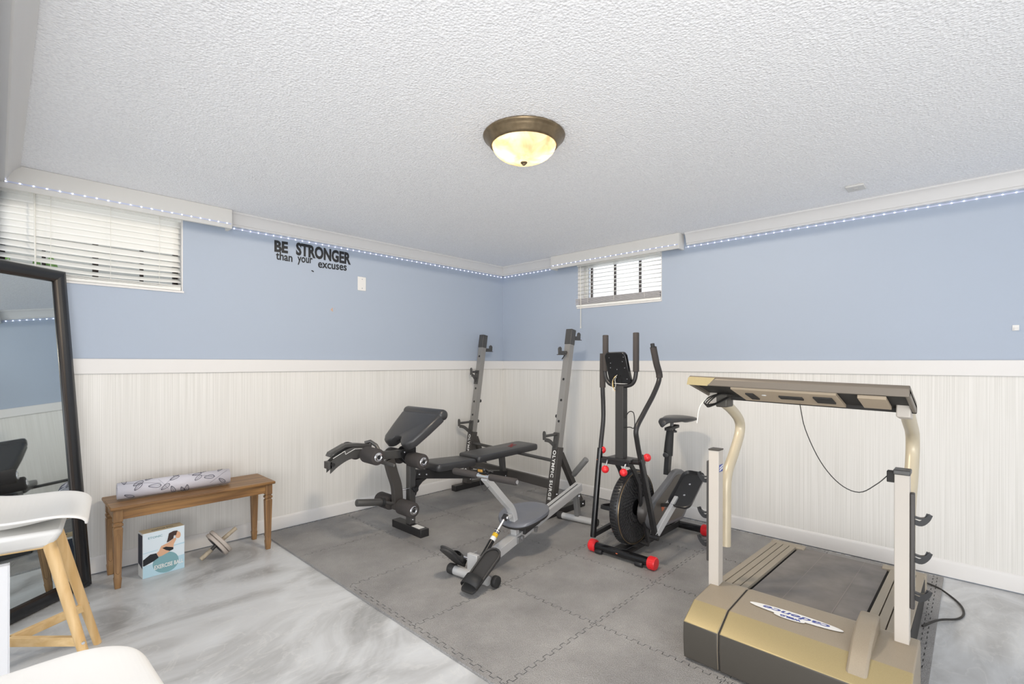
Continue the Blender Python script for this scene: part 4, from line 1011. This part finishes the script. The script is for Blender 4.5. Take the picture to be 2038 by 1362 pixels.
# seat post and saddle
B().beam((-.50, Yk, .44), (-.468, Yk, .64), .035, .045).build('seat_tube', 'black_powder', t, bevel=.002)
B().tube([(-.482, Yk, .575), (-.468, Yk, .66), (-.448, Yk, .755)], [.032, .030, .026], 16).build('post_sleeve', 'rubber_black', t)
B().lathe([(0,0),(.008,0),(.008,.03),(.018,.034),(.018,.052),(0,.054)], (-.505, Yk, .59), (-1,-.3,0), 12).build('knob', 'plastic_black', t)
B().beam((-.50, Yk, .765), (-.34, Yk, .775), .04, .022).build('seat_slide', 'plastic_matte', t, bevel=.003)
B().lathe([(0,0),(.008,0),(.008,.014),(.02,.018),(.02,.03),(0,.032)], (-.385, Yk, .762), (0,0,-1), 12).build('knob', 'plastic_black', t)
B().cyl((-.425, Yk, .77), (-.42, Yk, .82), .012).build('seat_pin', 'gunmetal', t)
def saddle():
    b = B(); n = 14; cols = []
    prof = [(-.575,.018,.825),(-.565,.034,.838),(-.53,.045,.848),(-.47,.055,.848),(-.41,.078,.846),(-.35,.105,.846),(-.29,.122,.846),(-.24,.118,.842),(-.215,.09,.834),(-.205,.05,.828)]
    rings = []
    for x, w, z in prof:
        ring = []
        for j in range(16):
            a = 2*PI*j/16; y = w*math.cos(a); up = math.sin(a)
            hz = .018 if up > 0 else .026
            ring.append(b.bm.verts.new((x, Yk + y, z - .014 + up*hz + (.0))))
        rings.append(ring)
    for A, Q in zip(rings, rings[1:]):
        for j in range(16): b._f([A[j], A[(j+1) % 16], Q[(j+1) % 16], Q[j]])
    b._f(rings[0][::-1]); b._f(rings[-1])
    return b.build('saddle', 'vinyl_black', t, smooth=80)
saddle()

# ------------------------------------------------------------------ treadmill
t = thing('treadmill', 'tan and black treadmill with tall side posts, its motor hood facing the camera', 'treadmill', (-1.2, -3.21, Z0))
ya, ys, yc_, yd = -2.86, -3.000, -3.006, -3.592
hood = [(-1.832,.022),(-1.840,.10),(-1.838,.172),(-1.732,.226),(-1.50,.236),(-1.47,.228),(-1.455,.20),(-1.455,.05),(-1.50,.022)]
def hood_mesh(y0, y1, name):
    b = B(); n = len(hood)
    A = [b.bm.verts.new((x, y0, z)) for x, z in hood]; Q = [b.bm.verts.new((x, y1, z)) for x, z in hood]
    for k in range(n):
        j = (k+1) % n; b.mat(1 if k in (0, 1) else (2 if k == 2 else 0)); b._f([A[k], A[j], Q[j], Q[k]])  # sloped front face gets the painted warm reflection
    b.mat(0); b._f(A[::-1]); b._f(Q)
    return b.build(name, ['tm_cover', 'tm_dark', 'tm_warm_sheen'], t, bevel=.005)
hood_mesh(ya, ys, 'side_cover'); hd = hood_mesh(yc_, yd, 'motor_hood')
B().prism([(-1.66+(x+1.66)*.975, .12+(z-.12)*.965) for x, z in hood], (0, ys+.004, 0), (1,0,0), (0,0,1), (0,-1,0), .014).build('cover_seam', 'tm_black', t)
# raised pod on the hood
b = B(); pod = [(-1.836,.12),(-1.80,.20),(-1.70,.262),(-1.60,.288),(-1.50,.288),(-1.488,.28),(-1.482,.10)]
b.prism(pod, (0, -3.415, 0), (1,0,0), (0,0,1), (0,-1,0), .062); b.build('hood_pod', 'tm_cover', t, bevel=.009)
# logo on the hood (reads from the runner's side)
b = B(); U = Vector((0,-1,0)); V_ = Vector((1,0,.043)).normalized(); O = Vector((-1.612, -3.215, .2345))
def ell(cx, cy, rx, ry, n=36, p=1.0): return [(cx+rx*math.cos(2*PI*i/n), cy+ry*math.copysign(abs(math.sin(2*PI*i/n))**p, math.sin(2*PI*i/n))) for i in range(n)]
b.mat(0).prism(ell(0, 0, .165, .024), O, U, V_, (0,0,1), .0008).prism(ell(-.012, -.027, .055, .014), O, U, V_, (0,0,1), .0007)
b.mat(1).text('cadence', .036, O + Vector((-.0115*-1, -.125, .0010)) , (0,1,0), (-1,0,-.043), .0004, .001, 2.0, shear=.25)
b.text('WESLO', .016, O + Vector((-.022, .024-.052+.0, .0009)), (0,1,0), (-1,0,-.043), .0003, .0008, 1.35)
b.build('logo', ['white_print', 'blue_print'], hd, smooth=0)
# deck, belt, side rails
zr = lambda x: .205 - .045*(x+1.46)/.92
B().hexa([(-1.46,-3.41,.12),(-.55,-3.41,.06),(-.55,-2.985,.06),(-1.46,-2.985,.12),(-1.46,-3.41,zr(-1.46)-.012),(-.55,-3.41,zr(-.55)-.012),(-.55,-2.985,zr(-.55)-.012),(-1.46,-2.985,zr(-1.46)-.012)]).build('deck', 'tm_black', t)
b = B(); 
def belt(u, v): x = -1.50 + .965*u; return (x, -3.405 + .415*v, zr(x) - .006)
b.mat(0).grid(belt, 6, 2)
b.lathe([(0,-.2075),(.022,-.2075),(.022,.2075),(0,.2075)], (-.545, -3.1975, zr(-.545)-.028), (0,1,0), 18)
b.build('belt', ['tm_belt'], t, smooth=40)
for y in (-3.115, -3.30): B().quad((-1.44, y, zr(-1.44)-.0052), (-.54, y, zr(-.54)-.0052), (-.54, y-.003, zr(-.54)-.0052), (-1.44, y-.003, zr(-1.44)-.0052)).build('belt_line', 'belt_line', t)
def rail(y0, y1):
    g = None
    b = B(); n = 4; w = (y1-y0)/n
    b.mat(1).hexa([(-1.47,min(y0,y1),.05),(-.56,min(y0,y1),.05),(-.56,max(y0,y1),.05),(-1.47,max(y0,y1),.05),(-1.47,min(y0,y1),zr(-1.47)-.010),(-.56,min(y0,y1),zr(-.56)-.010),(-.56,max(y0,y1),zr(-.56)-.010),(-1.47,max(y0,y1),zr(-1.47)-.010)])
    b.mat(0)
    for k in range(n):
        a = y0 + w*k + w*.06; c = y0 + w*(k+1) - w*.06
        b.beam((-1.47, (a+c)/2, zr(-1.47)-.004), (-.585, (a+c)/2, zr(-.585)-.004), abs(c-a), .016)
    return b.build('side_rail', ['tm_rail', 'tm_black'], t, bevel=.0015)
rail(-2.980, -2.845); rail(-3.415, -3.555)
for y0, y1 in ((-2.842, -3.02), (-3.38, -3.560)):
    B().box((-.585, y0, .05), (-.53, y1, zr(-.56)+.006)).build('end_cap', 'tm_rail', t, bevel=.006)
B().box((-1.45, -2.85, Z0), (-.60, -2.89, .06)).build('base_frame', 'tm_dark', t)
B().box((-1.45, -3.51, Z0), (-.60, -3.55, .06)).build('base_frame', 'tm_dark', t)
# posts
def post(y0, y1, top):
    b = B().box((-1.553, y0, .20), (-1.50, y1, top)); g = b.build('post', 'tm_post', t, bevel=.002)
    B().box((-1.555, y0+.001, top), (-1.498, y1-.001, top+.006)).build('post_cap', 'tm_dark', g)
    return g
pl_ = post(-2.852, -2.897, .842)
b = B(); b.mat(0).obox((-1.526, -2.8975, .762), (1,0,0), (0,1,0), (0,0,1), .020, .0005, .016).mat(1).obox((-1.526, -2.8982, .768), (1,0,.25), (0,1,0), (0,0,1), .018, .0004, .003).obox((-1.526, -2.8982, .757), (1,0,.25), (0,1,0), (0,0,1), .018, .0004, .003); b.build('emblem', ['blue_print', 'white_print'], pl_)
pr_ = post(-3.523, -3.566, .838)
B().box((-1.558, -3.520, .838), (-1.495, -3.569, .855)).build('post_top', 'gunmetal', pr_, bevel=.003)
B().box((-1.545, -3.500, .805), (-1.515, -3.523, .845)).build('clip_holder', 'tm_black', pr_, bevel=.002)
# accessory rails with hooks
def hookrail(y, s, z0, z1, zs, xh):
    g = B().box((-1.545, y, z0), (-1.515, y + s*.014, z1)).build('accessory_rail', 'brace_metal', t, bevel=.004)
    for z in zs:
        q = [Vector((xh, y + s*k[0], z + k[1])) for k in ((.010, 0), (.030, -.003), (.046, .004), (.054, .016))]
        B().flat(spline(q, 4), .016, .006, (0,0,1)).flat(spline([Vector((p.x, p.y, p.z)) - Vector((0,0,.018 if i < 2 else .008*(3-i))) for i, p in enumerate(q)], 4), .004, .018, (0,0,1)).build('hook', 'plastic_black', g)
hookrail(-2.852, 1, .33, .79, (.715, .55, .42), -1.53)
hookrail(-3.566, -1, .36, .775, (.69, .555, .42), -1.53)
# curved tubes
B().tube(spline([(-1.405, -2.875, .37), (-1.40, -2.875, .55), (-1.39, -2.875, .70), (-1.30, -2.877, .80), (-1.225, -2.878, .89), (-1.24, -2.88, .955), (-1.36, -2.882, 1.02), (-1.52, -2.885, 1.075)], 6), .0235, 18).build('console_tube', 'tm_tube', t)
B().tube(spline([(-1.33, -3.545, .37), (-1.33, -3.545, .55), (-1.30, -3.545, .67), (-1.225, -3.547, .78), (-1.175, -3.548, .88), (-1.21, -3.549, .955), (-1.34, -3.55, 1.01), (-1.50, -3.552, 1.075)], 6), .0235, 18).build('console_tube', 'tm_tube', t)
# console
def cons(y, k): 
    top = [(-1.80, 1.152), (-1.79, 1.178), (-1.765, 1.188), (-1.55, 1.112), (-1.535, 1.095), (-1.54, 1.078)]
    return top
y0, y1 = -2.862, -3.585
b = B()
oz = lambda y: 0.0 - .018*max(0, ((y+2.862)/(-.723)))**1
A = [(-1.805, 1.150), (-1.800, 1.178), (-1.782, 1.187), (-1.55, 1.122), (-1.525, 1.105), (-1.525, 1.078), (-1.548, 1.078), (-1.552, 1.096), (-1.77, 1.158), (-1.785, 1.150)]
n = 8
rings = []
for i in range(n+1):
    y = y0 + (y1-y0)*i/n; bow = .012*math.sin(PI*i/n)
    rings.append([b.bm.verts.new((x - (bow if x < -1.7 else 0), y, z + oz(y))) for x, z in A])
for P_, Q_ in zip(rings, rings[1:]):
    for j in range(len(A)):
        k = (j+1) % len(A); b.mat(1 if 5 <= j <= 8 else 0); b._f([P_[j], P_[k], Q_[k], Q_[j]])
b._f(rings[0][::-1]); b._f(rings[-1])
for y in (y0, y1+.012):
    b.hexa([(-1.80,y-.012,1.150+oz(y)),(-1.53,y-.012,1.076+oz(y)),(-1.53,y,1.076+oz(y)),(-1.80,y,1.150+oz(y)),(-1.80,y-.012,1.18+oz(y)),(-1.53,y-.012,1.105+oz(y)),(-1.53,y,1.105+oz(y)),(-1.80,y,1.18+oz(y))])
cons_ = b.build('console', ['tm_console', 'tm_black'], t, bevel=.003)
# warm lamp reflection painted on the corner of the console front
b = B(); b.prism([(0,.002),(.085,-.001),(.115,.032),(.012,.035),(.004,.03)], (-1.807, -2.861, 1.148), (0,-1,0), (.10,0,1), (-1,0,0), .002); b.build('console_sheen', 'tm_warm_sheen', cons_)
# electronics tray under the console
def under(y, x, dz=0): f = (x+1.785)/(.235); return (x, y, 1.150 - .068*f + oz(y) + dz)
b = B(); b.mat(0)
for (ya_, yb_, xa, xb, dz) in ((-3.02, -3.38, -1.76, -1.57, -.004), (-3.44, -3.52, -1.75, -1.60, -.006)):
    P = [under(ya_, xa, dz), under(ya_, xb, dz), under(yb_, xb, dz), under(yb_, xa, dz)]
    b.hexa([P[0], P[1], P[2], P[3]] + [tuple(Vector(q)+Vector((0,0,.012))) for q in P])
b.mat(1)
for (ya_, yb_, xa, xb) in ((-3.18, -3.26, -1.70, -1.665), (-3.30, -3.36, -1.72, -1.64), (-3.06, -3.09, -1.71, -1.62)):
    P = [under(ya_, xa, -.010), under(ya_, xb, -.010), under(yb_, xb, -.010), under(yb_, xa, -.010)]
    b.hexa([P[0], P[1], P[2], P[3]] + [tuple(Vector(q)+Vector((0,0,.008))) for q in P])
b.mat(2).lathe([(0,.001),(.009,.001),(.009,0)], Vector(under(-3.125, -1.69, -.0045)), (-.3,0,-1), 16)
b.build('electronics_tray', ['tm_tray', 'tm_black', 'white_print'], cons_, bevel=.001)
b = B().box((-1.60, -2.90, 1.045), (-1.52, -2.95, 1.105)); b.build('tube_bracket', 'tm_dark', cons_, bevel=.006)
for k in range(3):
    y = -2.93-.006*k
    B().tube(spline([(-1.60, y-.04, 1.10), (-1.66, y, 1.105), (-1.70, y+.03, 1.085-.006*k), (-1.68, y+.045, 1.062-.006*k), (-1.64, y+.02, 1.062), (-1.60, y-.02, 1.09)], 5), .0028, 6).build('wire', 'cable_black', cons_)
B().tube(spline([(-1.70, -2.90, 1.09), (-1.735, -2.885, 1.05), (-1.75, -2.88, .985)], 5), .002, 6).build('wire', 'cord_white', cons_)
for y, z0 in ((-2.885, 1.055), (-3.552, 1.045)):
    B().beam((-1.60, y, z0+.03), (-1.50, y, z0+.015), .04, .05).build('tube_cuff', 'tm_post', cons_, bevel=.004)
# safety cord with its sag
A0 = Vector((-1.60, -3.231, 1.078)); A1 = Vector((-1.53, -3.505, .83))
B().tube(spline([A0, (-1.60, -3.25, .98), (-1.595, -3.30, .86), (-1.58, -3.36, .78), (-1.565, -3.42, .755), (-1.545, -3.47, .79), A1], 5), .0018, 6).build('safety_cord', 'cable_black', t)
# power cord on the floor
pc_ = B().tube(spline([(-.50, -3.535, .03), (-.38, -3.50, .02), (-.251, -3.491, .022), (-.254, -3.577, .018), (-.310, -3.640, .006), (-.414, -3.685, .006), (-.518, -3.697, .006), (-.604, -3.675, .006), (-.69, -3.614, .012), (-.83, -3.560, .018)], 6), .0048, 8).build('power_cord', 'cable_black', base=(-.4, -3.6, .001))

tag(pc_, 'black power cord looping over the bare floor to the right of the treadmill', 'cord')

# ------------------------------------------------------------------ wooden piano bench, yoga mat, box, ab wheel
t = thing('wooden_bench', 'narrow brown wooden bench with fluted legs against the left wall', 'bench', (-2.95, -.20, 0))
bx0, bx1, by0, by1, bt = -3.375, -2.520, -.365, -.040, .450
b = B(); b.box((bx0, by0, bt-.018), (bx1, by1, bt)); b.build('bench_top', 'oak_x', t, bevel=.005)
for y in (by0+.022, by1-.036): B().box((bx0+.05, y, bt-.075), (bx1-.05, y+.016, bt-.018)).build('apron', 'oak_x', t, bevel=.001)
for x in (bx0+.02, bx1-.036): B().box((x, by0+.05, bt-.075), (x+.016, by1-.05, bt-.018)).build('apron', 'oak_x', t, bevel=.001)
def bleg(x, y):
    b = B(); s0 = .021
    def ring(z, h): return [(x-h, y-h, z), (x+h, y-h, z), (x+h, y+h, z), (x-h, y+h, z)]
    lv = [(bt-.018, s0), (bt-.085, s0), (bt-.088, s0-.005), (bt-.092, s0-.005), (bt-.096, s0+.001), (bt-.108, s0+.001), (bt-.112, s0-.005), (bt-.116, s0-.005), (bt-.122, s0), (.06, s0-.006), (.056, s0-.004), (0, s0-.008)]
    rings = [[b.bm.verts.new(p) for p in ring(z, h)] for z, h in lv]
    for A, Q in zip(rings, rings[1:]):
        for j in range(4): b._f([A[j], A[(j+1) % 4], Q[(j+1) % 4], Q[j]])
    b._f(rings[0]); b._f(rings[-1][::-1])
    g = b.build('leg', 'oak_z', t, bevel=.0015)
    f = B()
    for (nx, ny) in ((0,-1), (-1,0)):
        sx, sy = -ny, nx
        pts = []
        w = .009
        path = [(-w, .30-.01), (-w, .09), (0, .078), (w, .09), (w, .29), (0, .302)]
        P = [Vector((x + sx*a + nx*(s0-.002+.0005 - (.30-z)*.020), y + sy*a + ny*(s0-.002+.0005 - (.30-z)*.020), z)) for a, z in path]
        f.tube(P, .0012, 6, closed=True)
    f.build('flute', 'stone_brown', g)
for x in (bx0+.036, bx1-.036):
    for y in (by0+.036, by1-.036): bleg(x, y)

t = thing('yoga_mat', 'rolled pale lilac yoga mat with leaf line drawing lying on the wooden bench', 'yoga mat', (-3.04, -.19, bt))
ma_, mb_ = Vector((-3.325, -.195, bt+.0512)), Vector((-2.760, -.225, bt+.0512)); mr = .046
ax = (mb_-ma_).normalized(); sx = Vector((0,0,1)); sy = ax.cross(sx)
b = B()
N_ = 44; sec = []
for i in range(3*N_+1):
    a = 2*PI*i/N_; r = mr - .007*i/N_*1.0; sec.append((r, a))
outer = [(ma_ + sx*(r*math.cos(a)) + sy*(r*math.sin(a))) for r, a in sec]
L_ = (mb_-ma_)
va = [b.bm.verts.new(p) for p in outer]; vb = [b.bm.verts.new(p+L_) for p in outer]
for k in range(len(va)-1): b._f([va[k], va[k+1], vb[k+1], vb[k]])
b.build('roll', 'mat_lilac', t, smooth=60, solid=.0052)
def on(s, th): return ma_ + ax*s + (sx*math.cos(th) + sy*math.sin(th))*(mr+.0028)
b = B(); random.seed(11)
front = PI*1.5  # direction towards -y
def leafline(s0, th0, ang, ln, wd):
    ca, sa = math.cos(ang), math.sin(ang)
    pts = []
    for i in range(18):
        q = 2*PI*i/18; u = ln*(1-math.cos(q))/2; w = wd*math.sin(q)*(1-.35*math.cos(q))
        pts.append(on(s0 + u*ca - w*sa, th0 + (u*sa + w*ca)/mr))
    b.tube(pts, .0012, 5, closed=True)
    b.tube([on(s0 + ln*k/6*ca, th0 + ln*k/6*sa/mr) for k in range(7)], .0006, 4)
sgn = 1 if (sy.y < 0) else -1
for s0, th, ang, ln, wd in [(.03,.6,-1.5,.06,.011),(.07,.95,-.5,.055,.010),(.075,1.5,-.8,.05,.009),(.13,.35,-.9,.05,.012),(.14,1.25,.05,.06,.010),(.20,1.9,-.6,.05,.009),(.25,1.6,1.2,.05,.01),(.27,.3,-1.1,.05,.012),(.245,.85,-.5,.055,.010),(.30,1.9,1.2,.055,.009),(.33,1.7,1.6,.06,.011),(.36,.55,-.2,.05,.009),(.37,1.3,-.6,.045,.009),(.41,.3,-1.0,.05,.012),(.42,1.1,0,.055,.01),(.50,.4,-.9,.045,.010),(.50,1.5,.7,.045,.009),(.03,1.9,.5,.05,.009)]:
    leafline(s0, sgn*th, sgn*ang, ln, wd)
for s0, s1, t0, t1 in ((.02,.20,.45,1.0),(.19,.27,1.8,.4),(.19,.235,.5,1.9),(.34,.48,.3,1.2),(.45,.55,1.9,.5)):
    b.tube([on(s0+(s1-s0)*k/8, sgn*(t0+(t1-t0)*k/8)) for k in range(9)], .0005, 4)
b.build('leaf_pattern', 'mat_line', t)

t = thing('exercise_ball_box', 'exercise ball box printed with a woman on a teal ball, under the wooden bench', 'box', (-3.12, -.25, 0))
FA = Vector((-3.222, -.297, .001)); FB = Vector((-3.016, -.279, .001)); FU = (FB-FA).normalized(); FN = Vector((-FU.y, FU.x, 0)); WB = (FB-FA).length; HB = .256; DB = .085
b = B()
c = [FA, FB, FB+FN*DB, FA+FN*DB]
V8 = [Vector(p) for p in c] + [Vector(p)+Vector((0,0,HB)) for p in c]
vv = [b.bm.verts.new(p) for p in V8]
for q, mi in (((0,3,2,1),0), ((4,5,6,7),3), ((0,1,5,4),1), ((1,2,6,5),0), ((2,3,7,6),0), ((3,0,4,7),0)): b.mat(mi); b._f([vv[i] for i in q])
bxo = b.build('carton', ['box_white', 'box_sky', 'box_navy', 'box_cream'], t, bevel=.001)
def bp_(x, y):   # picture coordinates on the printed front
    bot = 1260 - .2635*(x-190); top = 350 - .1976*(x-190)
    return ((x-190)/835*WB, (bot-y)/(bot-top)*HB)
def flatp(b, pts, lay): b.prism([bp_(*p) for p in pts], FA - FN*(.0002+.0003*lay), FU, (0,0,1), -FN, .0003); return b
b = B(); flatp(b, [(190,1260),(1025,1040),(1025,760),(900,800),(560,900),(190,1010)], 0); flatp(b, [(190,745),(480,665),(480,680),(190,760)], 0); flatp(b, [(800,580),(1025,520),(1025,545),(800,600)], 0); b.build('printed_water', 'box_blue', bxo, smooth=0)
b = B(); flatp(b, [(640+262*math.cos(a), 925+205*math.sin(a)-.2*262*math.cos(a)) for a in [2*PI*i/32 for i in range(32)]], 1); b.build('printed_ball', 'ball_teal', bxo, smooth=0)
b = B(); flatp(b, [(192,880),(330,765),(450,740),(495,830),(400,900),(215,1000),(192,1000)], 2); flatp(b, [(565,640),(640,612),(790,625),(792,665),(720,700),(640,680)], 4); b.build('printed_clothing', 'letter_black', bxo, smooth=0)
b = B(); flatp(b, [(455,740),(500,700),(545,600),(690,530),(790,455),(845,430),(850,470),(800,560),(790,640),(700,720),(560,795),(495,815)], 3); flatp(b, [(885+58*math.cos(a), 375+70*math.sin(a)) for a in [2*PI*i/20 for i in range(20)]], 3); b.build('printed_figure', 'skin_print', bxo, smooth=0)
b = B(); flatp(b, [(870,290),(790,300),(700,345),(680,440),(655,530),(700,510),(790,450),(800,390),(850,380),(862,330),(880,305)], 5); b.build('printed_hair', 'hair_print', bxo, smooth=0)
b = B(); 
def ftext(b, s, x, y, size, lay, bold, xs):
    u, v = bp_(x, y); b.text(s, size, FA + FU*u + Vector((0,0,v)) - FN*(.0003*lay+.0006), FU, (0,0,1), .0002, bold, xs)
ftext(b, 'EXERCISE BALL', 405, 1075, .032, 6, .0006, .68)
b.build('lettering', 'white_print', bxo, smooth=0)
b = B(); ftext(b, 'ETONIC', 285, 460, .017, 2, .0, 1.15); b.build('lettering', 'ball_teal', bxo, smooth=0)
b = B(); b.text('EXERCISE BALL', .018, FA + FU*.05 + Vector((0,0,HB+.0008)) + FN*.03, FU, FN, .0002, 0, .9); b.build('lettering', 'letter_black', bxo, smooth=0)
b = B(); b.prism([(.008,.055),(DB-.001,.075),(DB-.001,HB-.012),(.008,HB-.012)], FA - FU*.0002, FN, (0,0,1), -FU, .0006); b.build('side_print', 'box_navy', bxo, smooth=0)

t = thing('ab_wheel', 'pale double ab roller wheel resting tilted on the floor by the baseboard', 'ab wheel', (-2.82, -.25, 0))
HL = Vector((-2.925, -.252, .014)); HR = Vector((-2.722, -.245, .160)); hdv = (HR-HL).normalized(); hc = HL + (HR-HL)*.50; hc = hc + Vector((0,0,.004))
for s, nm in ((-1, 0), (1, 0)):
    B().lathe([(.0,.004),(.05,.002),(.074,.004),(.083,.001),(.088,.004),(.088,.019),(.083,.023),(.06,.021),(.0,.019)], hc + hdv*(-.023 if s < 0 else .001), hdv, 40).build('wheel', 'grey_foam', t, smooth=40)
B().lathe([(0,.001),(.064,.003)], hc - hdv*.0225, -hdv, 32).build('wheel_disc', 'navy_plastic', t)
B().cyl(hc - hdv*.02, HL + hdv*.07, .0115, 14).build('hub', 'brace_metal', t)
B().rcyl(HL + hdv*.075, HL, .0135, .002, 16).build('handle', 'handle_wood', t)
B().rcyl(hc + hdv*.026, HR, .0125, .002, 16).build('handle', 'handle_wood', t)

# ------------------------------------------------------------------ leaning floor mirror
MB0 = Vector((-3.445, -.155, .002)); ME = Vector((-.31, -.27, 0)).normalized(); MN = Vector((-ME.y, ME.x, 0)); MN = MN if MN.y > 0 else -MN   # MN points back to the corner
MW, MH = .64, 1.745; tl = .155
MU = (MN*tl + Vector((0,0,MH))).normalized(); MF = ME.cross(MU); MF = MF if MF.dot(MN) < 0 else -MF
t = thing('floor_mirror', 'tall leaning floor mirror in a wide black moulded frame at the left', 'mirror', MB0 + ME*.3)
def mp_(x, y, z=0): return MB0 + ME*x + MU*y + MF*z
prof = [(0,0),(0,.022),(.006,.028),(.024,.030),(.038,.024),(.050,.022),(.056,.016),(.060,.016),(.064,.010),(.066,.004),(.066,0)]
def side(p, q, inn, mi=0):
    """mitred moulding from p to q, inn = inward dir"""
    b = B(); P = Vector((p[0], p[1], 0)); Q = Vector((q[0], q[1], 0)); I = Vector((inn[0], inn[1], 0)); d = (Q-P).normalized()
    A = []; C = []
    for o, h in prof:
        a = P + I*o + d*o; c = Q + I*o - d*o
        A.append(b.bm.verts.new(mp_(a.x, a.y, h))); C.append(b.bm.verts.new(mp_(c.x, c.y, h)))
    for k in range(len(prof)):
        j = (k+1) % len(prof); b.mat(1 if k in (5, 6, 7) else 0); b._f([A[k], A[j], C[j], C[k]])
    b.mat(0); b._f(A[::-1]); b._f(C)
    return b.build('frame_side', ['mirror_frame', 'mirror_lip'], t, smooth=50)
side((0,0), (0,MH), (1,0)); side((MW,0), (MW,MH), (-1,0)); side((0,0), (MW,0), (0,1)); side((0,MH), (MW,MH), (0,-1))
b = B(); b.quad(mp_(.06,.06,.006), mp_(MW-.06,.06,.006), mp_(MW-.06,MH-.06,.006), mp_(.06,MH-.06,.006)); b.build('mirror_glass', 'mirror_glass', t, smooth=0)
b = B(); b.hexa([mp_(.02,.02,0), mp_(MW-.02,.02,0), mp_(MW-.02,MH-.02,0), mp_(.02,MH-.02,0), mp_(.02,.02,.003), mp_(MW-.02,.02,.003), mp_(MW-.02,MH-.02,.003), mp_(.02,MH-.02,.003)]); b.build('backing', 'plastic_matte', t, smooth=0)

# ------------------------------------------------------------------ counter stools and cabinet
def stool(label, loc, rz):
    t = thing('counter_stool', label, 'stool', (0,0,0), 0, 'white shell stools with wooden legs')
    prof = [(.228,-.020,.178),(.233,-.010,.194),(.224,.001,.207),(.205,.004,.220),(.15,.004,.230),(.08,-.010,.236),(0,-.020,.238),(-.08,-.012,.236),(-.14,.012,.230),(-.185,.06,.222),(-.205,.13,.21),(-.215,.19,.19),(-.222,.225,.15)]
    n = 18
    def sh(i, v):
        x, z, w = prof[i]; q = (v-.5)*2
        edge = [0,.002,.008,.02,.035,.048,.058,.062,.06,.05,.03,.01,0][i]
        back = [0,0,0,0,0,0,0,.01,.03,.06,.07,.05,.02][i]
        lip = .012*max(0, abs(q)-.9)*10*0
        return (x + back*abs(q)**2.2, w*math.sin(q*PI/2*.999) if False else w*q, .650 + z + edge*abs(q)**2.6 - (.006 if abs(q) > .97 else 0))
    b = B(); V = [[b.bm.verts.new(sh(i, j/n)) for j in range(n+1)] for i in range(len(prof))]
    for i in range(len(prof)-1):
        for j in range(n): b._f([V[i][j], V[i+1][j], V[i+1][j+1], V[i][j+1]])
    b.build('shell', 'shell_white', t, smooth=0, solid=.012, subsurf=2)
    B().hexa([(-.13,-.13,.545),(.13,-.13,.545),(.13,.13,.545),(-.13,.13,.545),(-.15,-.17,.618),(.17,-.17,.618),(.17,.17,.618),(-.15,.17,.618)]).build('shell_underside', 'shell_white', t, bevel=.02)
    for sx_ in (-1, 1):
        for sy_ in (-1, 1):
            B().tube([(sx_*.115, sy_*.115, .60), (sx_*.255, sy_*.19, .001)], [.021, .0145], 18).build('leg', 'ash_z', t)
    for s in (-1, 1):
        B().beam((-.125, s*.120, .570), (.125, s*.120, .570), .02, .045).build('seat_rail', 'ash_x', t, bevel=.002)
        B().beam((s*.120, -.125, .570), (s*.120, .125, .570), .02, .045, (1,0,0)).build('seat_rail', 'ash_x', t, bevel=.002)
        B().beam((-.212, -s*.166, .185), (.212, s*.166, .185 + (.0 if s > 0 else 0)), .018, .034, (0,1,0)).build('stretcher', 'ash_x', t, bevel=.002)
        for q in (-1, 1): B().lathe([(0,.003),(.005,.003),(.006,0)], (q*.222, s*.192, .185), (0, s, 0), 10).build('screw', 'chrome', t)
    t.location = loc; t.rotation_euler = (0,0,rz)
    return t
stool('white shell counter stool with pale wooden legs in front of the mirror', (-3.765, -1.09, 0), -.13)
stool('white shell stool cut off by the bottom left corner of the photo', (-3.81, -2.72, 0), .05)
t = thing('white_panel', 'white upright furniture panel at the left edge, in front of the first stool', 'furniture panel', (-3.98, -1.49, 0))
B().box((-4.20, -1.505, 0), (-3.766, -1.475, .592)).build('panel', 'cabinet_white', t, bevel=.002)
B().box((-3.7665, -1.506, 0), (-3.764, -1.474, .592)).build('edge_banding', 'cabinet_white', t)
